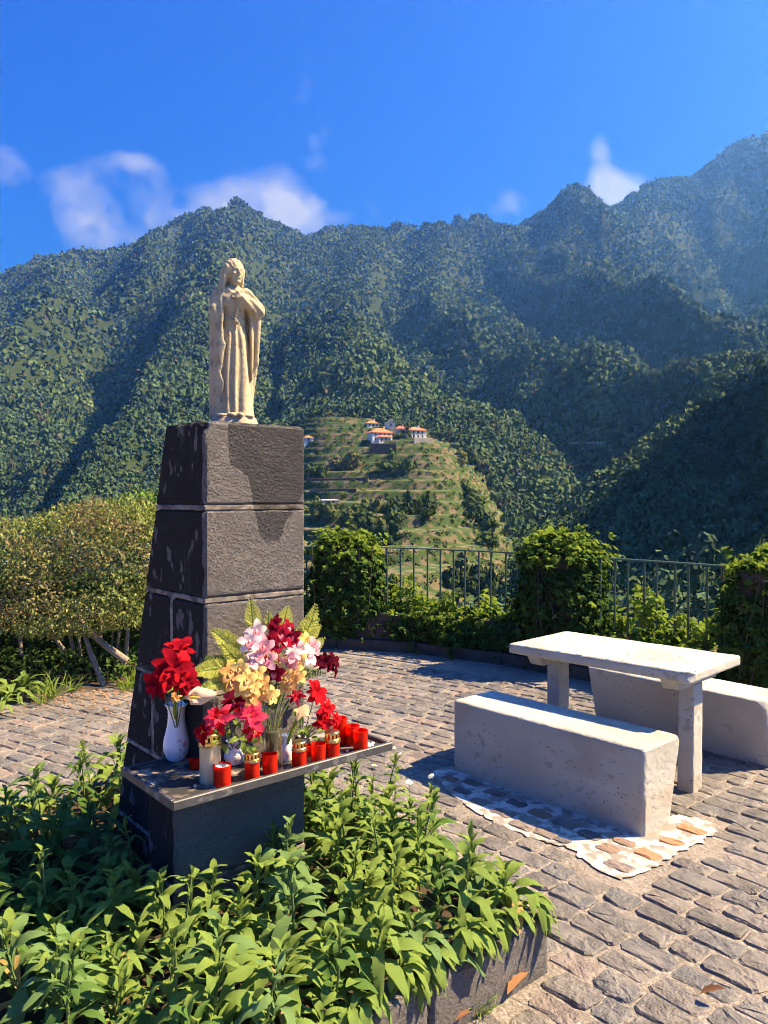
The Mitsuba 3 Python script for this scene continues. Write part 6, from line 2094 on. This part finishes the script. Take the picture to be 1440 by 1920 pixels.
def creeper_mass(name, label, s0, s1, o0, o1, z0, z1, n, amp, seed, core=True, size=(0.055, 0.10)):
    k = thing(name, label, 'creeper')
    if core:
        c = [V(*wall_at(s, o), z) for z in (z0 + 0.0, z1 - 0.12) for s, o in ((s0 + 0.13, o0 + 0.10), (s1 - 0.13, o0 + 0.10), (s1 - 0.13, o1 - 0.10), (s0 + 0.13, o1 - 0.10))]
        part(k, 'pillar', mikit.ply(flip_if_needed(*rough_block(c, 0.08, 0.02, 0.01, 7, seed)), 'wall_stone', smooth=35))
    p, nr = lumpy_box_points(n, s0, s1, o0, o1, z0, z1, amp, seed)
    stray = rng.uniform(size=len(p)) < 0.12
    p = p + nr * np.where(stray, rng.uniform(0.03, 0.17, len(p)), 0)[:, None] - V(0, 0, 1) * np.where(stray, rng.uniform(0, 0.08, len(p)), 0)[:, None]
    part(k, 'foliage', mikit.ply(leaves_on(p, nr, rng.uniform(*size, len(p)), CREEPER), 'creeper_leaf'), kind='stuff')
    top = (nr[:, 2] > 0.35) | (rng.uniform(size=len(p)) < 0.04)  # upward-facing spots get the brighter leaf, sunlight painted by colour
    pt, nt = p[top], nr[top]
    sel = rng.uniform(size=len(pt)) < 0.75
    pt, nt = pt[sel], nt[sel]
    part(k, 'lit_top_leaf', mikit.ply(leaves_on(pt + nt * rng.uniform(0.01, 0.06, (len(pt), 1)), nt, rng.uniform(0.05, 0.095, len(pt)), CREEPER, 0.25), 'creeper_leaf_bright'), kind='stuff', label='bright yellow-green leaves on top, sunlight put into their colour')
    for i in range(5):
        s = rng.uniform(s0, s1)
        a = V(*wall_at(s, o0 + 0.02), z1 - 0.1)
        b = V(*wall_at(s + rng.normal(0, 0.15), o0 - 0.02), max(0.05, z0 + 0.1))
        part(k, 'stem', mikit.ply(tube([a, (a + b) / 2 + rng.normal(0, 0.04, 3), b], 0.006, 5), 'creeper_stem', smooth=True))


creeper_mass('creeper_pillar', 'pillar overgrown with dark creeper, right behind the pedestal', wall_s(588), wall_s(712), -0.30, 0.32, 0.12, 1.27, 2600, 0.105, 1)
creeper_mass('creeper_pillar', 'pillar overgrown with creeper with a bright top, behind the table', wall_s(990), wall_s(1122), -0.30, 0.32, 0.10, 1.29, 2700, 0.105, 2)
creeper_mass('creeper_pillar', 'pillar overgrown with creeper at the right picture edge', wall_s(1378), wall_s(1378) + 0.95, -0.32, 0.34, 0.10, 1.26, 3000, 0.11, 3)
creeper_mass('creeper_bank', 'creeper spilling over the low wall below the railing left of the table', wall_s(712), wall_s(992), -0.26, 0.24, 0.12, 0.46, 2300, 0.11, 4, False)
creeper_mass('creeper_bank', 'creeper with fresh shoots on the low wall behind the table', wall_s(1120), wall_s(1385), -0.26, 0.24, 0.10, 0.42, 2100, 0.11, 5, False)
creeper_mass('creeper_bank', 'creeper on the low wall hidden behind the pedestal', wall_s(300), wall_s(590), -0.26, 0.24, 0.12, 0.50, 1500, 0.08, 6, False)
creeper_mass('creeper_bank', 'creeper on the low wall beyond the right picture edge', wall_s(1378) + 0.9, wall_s(1378) + 3.2, -0.26, 0.24, 0.10, 0.55, 1500, 0.08, 7, False)
# upright shoots behind the second railing
SHOOT = sorted((735, 760, 768, 840, 905, 1150, 1186, 1196, 1218, 1236, 1160, 1270, 1340, 1360, 790, 1300))
for px, h in ((735, 0.30), (760, 0.25), (768, 0.42), (840, 0.22), (905, 0.20), (1150, 0.2), (1186, 0.5), (1196, 0.4), (1218, 0.45), (1236, 0.35), (1160, 0.3), (1270, 0.28), (1340, 0.26), (1360, 0.3), (790, 0.2), (1300, 0.2)):
    s = wall_s(px)
    b = V(*wall_at(s, rng.uniform(0.0, 0.16)), 0.46)
    k = thing('creeper_shoot', f'yellow-green creeper shoot behind the railing, {ORDER[SHOOT.index(px)]} from the left', 'plant', 'creeper shoots behind the railings')
    tip = b + V(rng.normal(0, 0.04), rng.normal(0, 0.04), h * 0.75)
    part(k, 'stem', mikit.ply(tube([b, (b + tip) / 2 + rng.normal(0, 0.01, 3), tip], 0.004, 5), 'creeper_stem', smooth=True))
    m = 26
    t = rng.uniform(0.15, 1.05, (m, 1))
    pts_ = b + (tip - b) * t + rng.normal(0, 0.045, (m, 3))
    nr = rng.normal(0, 1, (m, 3)) + V(0, -0.3, 0.7)
    nr /= np.linalg.norm(nr, axis=1, keepdims=True)
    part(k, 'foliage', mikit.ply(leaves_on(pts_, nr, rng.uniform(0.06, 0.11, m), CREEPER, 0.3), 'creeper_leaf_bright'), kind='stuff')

# -- the clipped shrub on the left
mat('shrub_leaf', {'type': 'principledthin', 'base_color': {'type': 'mesh_attribute', 'name': 'vertex_color'}, 'roughness': 0.22, 'diff_trans': 0.5, 'spec_trans': 0.0, 'eta': 1.5}, two=False)
green_leaf('hedge_leaf', [0.06, 0.11, 0.025], [0.10, 0.155, 0.04], 0.25)
mat('bark', principled(proc(lambda p, n, uv: mix([0.16, 0.125, 0.09], [0.30, 0.25, 0.19], fbm(p.x * 40, p.y * 40, p.z * 14, 2))), 0.9, specular=0.15))
small_leaf = leaf_mesh(2, 1.0, 0.48, 0.3, 0.3, 0.9, 0.0, 0.15)


def shrub(label, lobes, n, size, trunks, leaf_m='shrub_leaf', squash_bottom=True, seed=1):
    k = thing('shrub', label, 'shrub')
    P_, N_ = [], []
    vol = np.array([r[0] * r[1] + r[1] * r[2] + r[0] * r[2] for _, r in lobes])
    for (c, r), w in zip(lobes, vol / vol.sum()):
        m = int(n * w)
        d = rng.normal(0, 1, (m, 3))
        d /= np.linalg.norm(d, axis=1, keepdims=True)
        e = 2.5
        q = d / (np.abs(d) ** e).sum(1, keepdims=True) ** (1 / e)
        p = q * r
        g = d / np.asarray(r)
        g /= np.linalg.norm(g, axis=1, keepdims=True)
        lump = meshkit.fbm((p + c) * 3.0 + seed, 4, seed) - 0.45
        depth = np.where(rng.uniform(size=m) < 0.3, rng.uniform(0, 0.34, m), rng.exponential(0.06, m))
        p = p + c + g * (lump * 0.26 - depth)[:, None]
        inside = np.zeros(m, bool)
        for c2, r2 in lobes:
            if c2 is not c:
                inside |= ((np.abs((p - c2) / np.asarray(r2)) ** 2.5).sum(1)) < 0.72
        P_.append(p[~inside])
        N_.append(g[~inside])
    P_, N_ = np.vstack(P_), np.vstack(N_)
    d = N_ * 0.8 + rng.normal(0, 0.7, P_.shape) + V(0, 0, 0.25)
    up = N_ + V(0, 0, 0.5) + rng.normal(0, 0.6, P_.shape)
    mesh = scatter(*small_leaf, frames_to(d, hint=up) * rng.uniform(*size, len(P_))[:, None, None], P_)
    tone = np.clip((meshkit.fbm(P_ * 2.6 + 2, 3, 6) - 0.45) * 4 + rng.normal(0, 0.35, len(P_)), 0, 1)[:, None]
    c = np.array([0.215, 0.260, 0.075]) * (1 - tone) + np.array([0.265, 0.200, 0.105]) * tone
    c = c * rng.uniform(0.45, 1.45, (len(P_), 1)) if leaf_m == 'shrub_leaf' else np.array([0.14, 0.22, 0.04]) * rng.uniform(0.6, 1.3, (len(P_), 1))
    part(k, 'crown', mikit.ply(mesh, 'shrub_leaf', color=np.repeat(c, len(small_leaf[0]), 0)), kind='stuff')
    for t in trunks:
        pts_, r = t
        part(k, 'trunk', mikit.ply(tube(pts_, np.linspace(r, r * 0.6, len(pts_)), 8), 'bark', smooth=True))
    # twigs inside the crown
    tw = []
    for i in range(36):
        c, r = lobes[int(rng.integers(len(lobes)))]
        a = c + rng.uniform(-0.4, 0.4, 3) * r - V(0, 0, r[2] * 0.4)
        b = c + rng.normal(0, 0.5, 3) * r * 0.9
        tw.append(tube([a, (a + b) / 2 + rng.normal(0, 0.03, 3), b], [0.006, 0.004, 0.002], 4, False))
    part(k, 'twig', mikit.ply(join(tw), 'creeper_stem'), kind='stuff')
    return k


SY = 7.35
lobes = [(at(60, 1060, SY), V(0.72, 0.75, 0.44)), (at(190, 1040, SY + 0.1), V(0.66, 0.7, 0.52)), (at(262, 1060, SY + 0.25), V(0.50, 0.6, 0.58)), (at(-80, 1085, SY), V(0.75, 0.75, 0.45)), (at(120, 1120, SY - 0.15), V(0.75, 0.6, 0.32)), (at(-230, 1090, SY), V(0.7, 0.7, 0.45))]


def trunk(*p, r=0.02):
    return [at(x, y, Y) for x, y, Y in p], r


trunks = [trunk((196, 1288, 7.0), (170, 1225, 7.1), (156, 1180, 7.25), (148, 1150, 7.3), r=0.030), trunk((238, 1240, 7.0), (200, 1212, 7.05), (166, 1184, 7.2), (150, 1160, 7.3), r=0.036), trunk((152, 1232, 7.4), (148, 1200, 7.4), (146, 1160, 7.4), r=0.018),
          trunk((140, 1228, 7.4), (131, 1190, 7.4), (126, 1155, 7.4), r=0.022), trunk((236, 1230, 7.4), (240, 1180, 7.4), (242, 1145, 7.4), r=0.024), trunk((189, 1200, 7.5), (190, 1150, 7.5), r=0.018),
          trunk((220, 1215, 7.6), (225, 1170, 7.6), (229, 1140, 7.6), r=0.018), trunk((122, 1222, 7.3), (102, 1195, 7.3), (90, 1165, 7.3), r=0.022), trunk((210, 1210, 7.6), (213, 1150, 7.6), r=0.012), trunk((40, 1230, 7.4), (36, 1170, 7.4), r=0.024)]
shrub('broad clipped shrub with small bronze and green leaves on bare stems, at the left', lobes, 62000, (0.028, 0.060), trunks)
lobes = [(at(225, 975, 8.9), V(0.42, 0.4, 0.24)), (at(265, 968, 8.9), V(0.34, 0.4, 0.27))]
shrub('green leafy shrub showing behind the top of the clipped shrub', lobes, 1500, (0.06, 0.12), [trunk((235, 1180, 8.9), (236, 1060, 8.9), (240, 940, 8.9), r=0.02)], 'creeper_leaf_bright', seed=5)
# dark hedge below and behind the shrub
k = thing('hedge', 'dark leafy hedge in the shade behind the stems of the clipped shrub', 'hedge')
n = 9000
hp = np.column_stack([rng.uniform(-5.2, -1.9, n), rng.uniform(7.7, 8.5, n), rng.uniform(0.0, 1.0, n) ** 0.8 * 0.95])
hp[:, 1] -= (rng.uniform(size=n) < 0.6) * (hp[:, 1] - 7.7 - 0.15 * meshkit.fbm(hp * 4, 2, 3))
low = rng.uniform(size=n) < 0.25
hp[low, 1] -= rng.uniform(0, 0.75, low.sum())
hp[low, 2] *= 0.28
d = rng.normal(0, 0.6, (n, 3)) + V(0, -0.6, -0.1)
part(k, 'foliage', mikit.ply(scatter(*small_leaf, frames_to(d, hint=(0, -0.4, 1)) * rng.uniform(0.05, 0.10, n)[:, None, None], hp), 'hedge_leaf'), kind='stuff')
c = [V(x, y, z) for z in (-0.1, 0.8) for x, y in ((-5.5, 8.2), (-1.7, 8.4), (-1.7, 8.8), (-5.5, 8.6))]
part(k, 'core', mikit.ply(flip_if_needed(*rough_block(c, 0.1, 0.03, 0.03, 6, 3)), 'wall_stone', smooth=35))
# planting strip in front of it
k = single('border_soil', 'dark soil strip under the clipped shrub', 'soil', mikit.ply((np.array([[-7, 6.4, 0.012], [-3.35, 6.35, 0.012], [-2.9, 6.75, 0.012], [-2.45, 6.95, 0.012], [-2.1, 7.15, 0.012], [-1.75, 7.6, 0.012], [-1.6, 9.2, 0.012], [-7, 9.2, 0.012]]), np.array([[0, 1, 7], [1, 2, 7], [2, 3, 7], [3, 4, 7], [4, 5, 7], [5, 6, 7]])), 'soil'), kind='structure')
labels[k].pop('category', None)
for px, py, n, h, sp in ((20, 1318, 34, 0.26, 0.7), (48, 1312, 30, 0.24, 0.7), (-30, 1330, 34, 0.28, 0.7), (4, 1345, 26, 0.22, 0.8)):
    c = on(px, py)
    k = thing('broad_leaf_plant', f'bright broad-leaved plant at the left paving edge, {ORDER[[-30, 4, 20, 48].index(px)]} from the picture edge', 'plant', 'broad-leaved plants at the paving edge')
    for i in range(n // 2):
        a = i * 2.4
        up = rng.uniform(0.1, 1.1)
        d = V(math.cos(a) * math.cos(up), math.sin(a) * math.cos(up), math.sin(up))
        b = int(rng.integers(6))
        part(k, 'leaf', shape_of(LEAF_SHAPES, b, LEAVES[b], 'daisy_leaf'), M4(frames_to(d[None])[0], c + V(0, 0, 0.04 + 0.1 * i / n), h * rng.uniform(0.6, 1.0)))
for px, py, n, h, lab in ((95, 1312, 40, 0.30, 'long-bladed grass tuft before the clipped shrub'), (130, 1300, 26, 0.24, 'small grass tuft beside the long-bladed one'), (78, 1322, 26, 0.22, 'low grass tuft at the paving edge'), (248, 1290, 60, 0.24, 'yellowish grass tuft beside the pedestal edge'), (236, 1298, 30, 0.18, 'small yellowish grass tuft near the pedestal')):
    tuft(on(px, py), n, h, 'creeper_leaf_bright' if px > 200 else 'daisy_leaf_young', lab, 0.7, wid=0.035)
# fallen leaves on the far paving
n = 520
q = np.array([on(x, y) for x, y in zip(rng.uniform(40, 270, n) + rng.normal(0, 20, n), 1296 + np.abs(rng.normal(0, 26, n)))])
d = np.column_stack([rng.normal(0, 1, (n, 2)), rng.normal(0, 0.15, n)])
single('leaf_litter', 'small dry orange leaves scattered on the far paving', 'leaf litter', mikit.ply(scatter(*leaf_mesh(2, 1, 0.45, 0.2, 0.4, 0.9, 0, 0.2), frames_to(d) * rng.uniform(0.015, 0.035, n)[:, None, None], q + V(0, 0, 0.02)), 'dead_leaf'), kind='stuff')
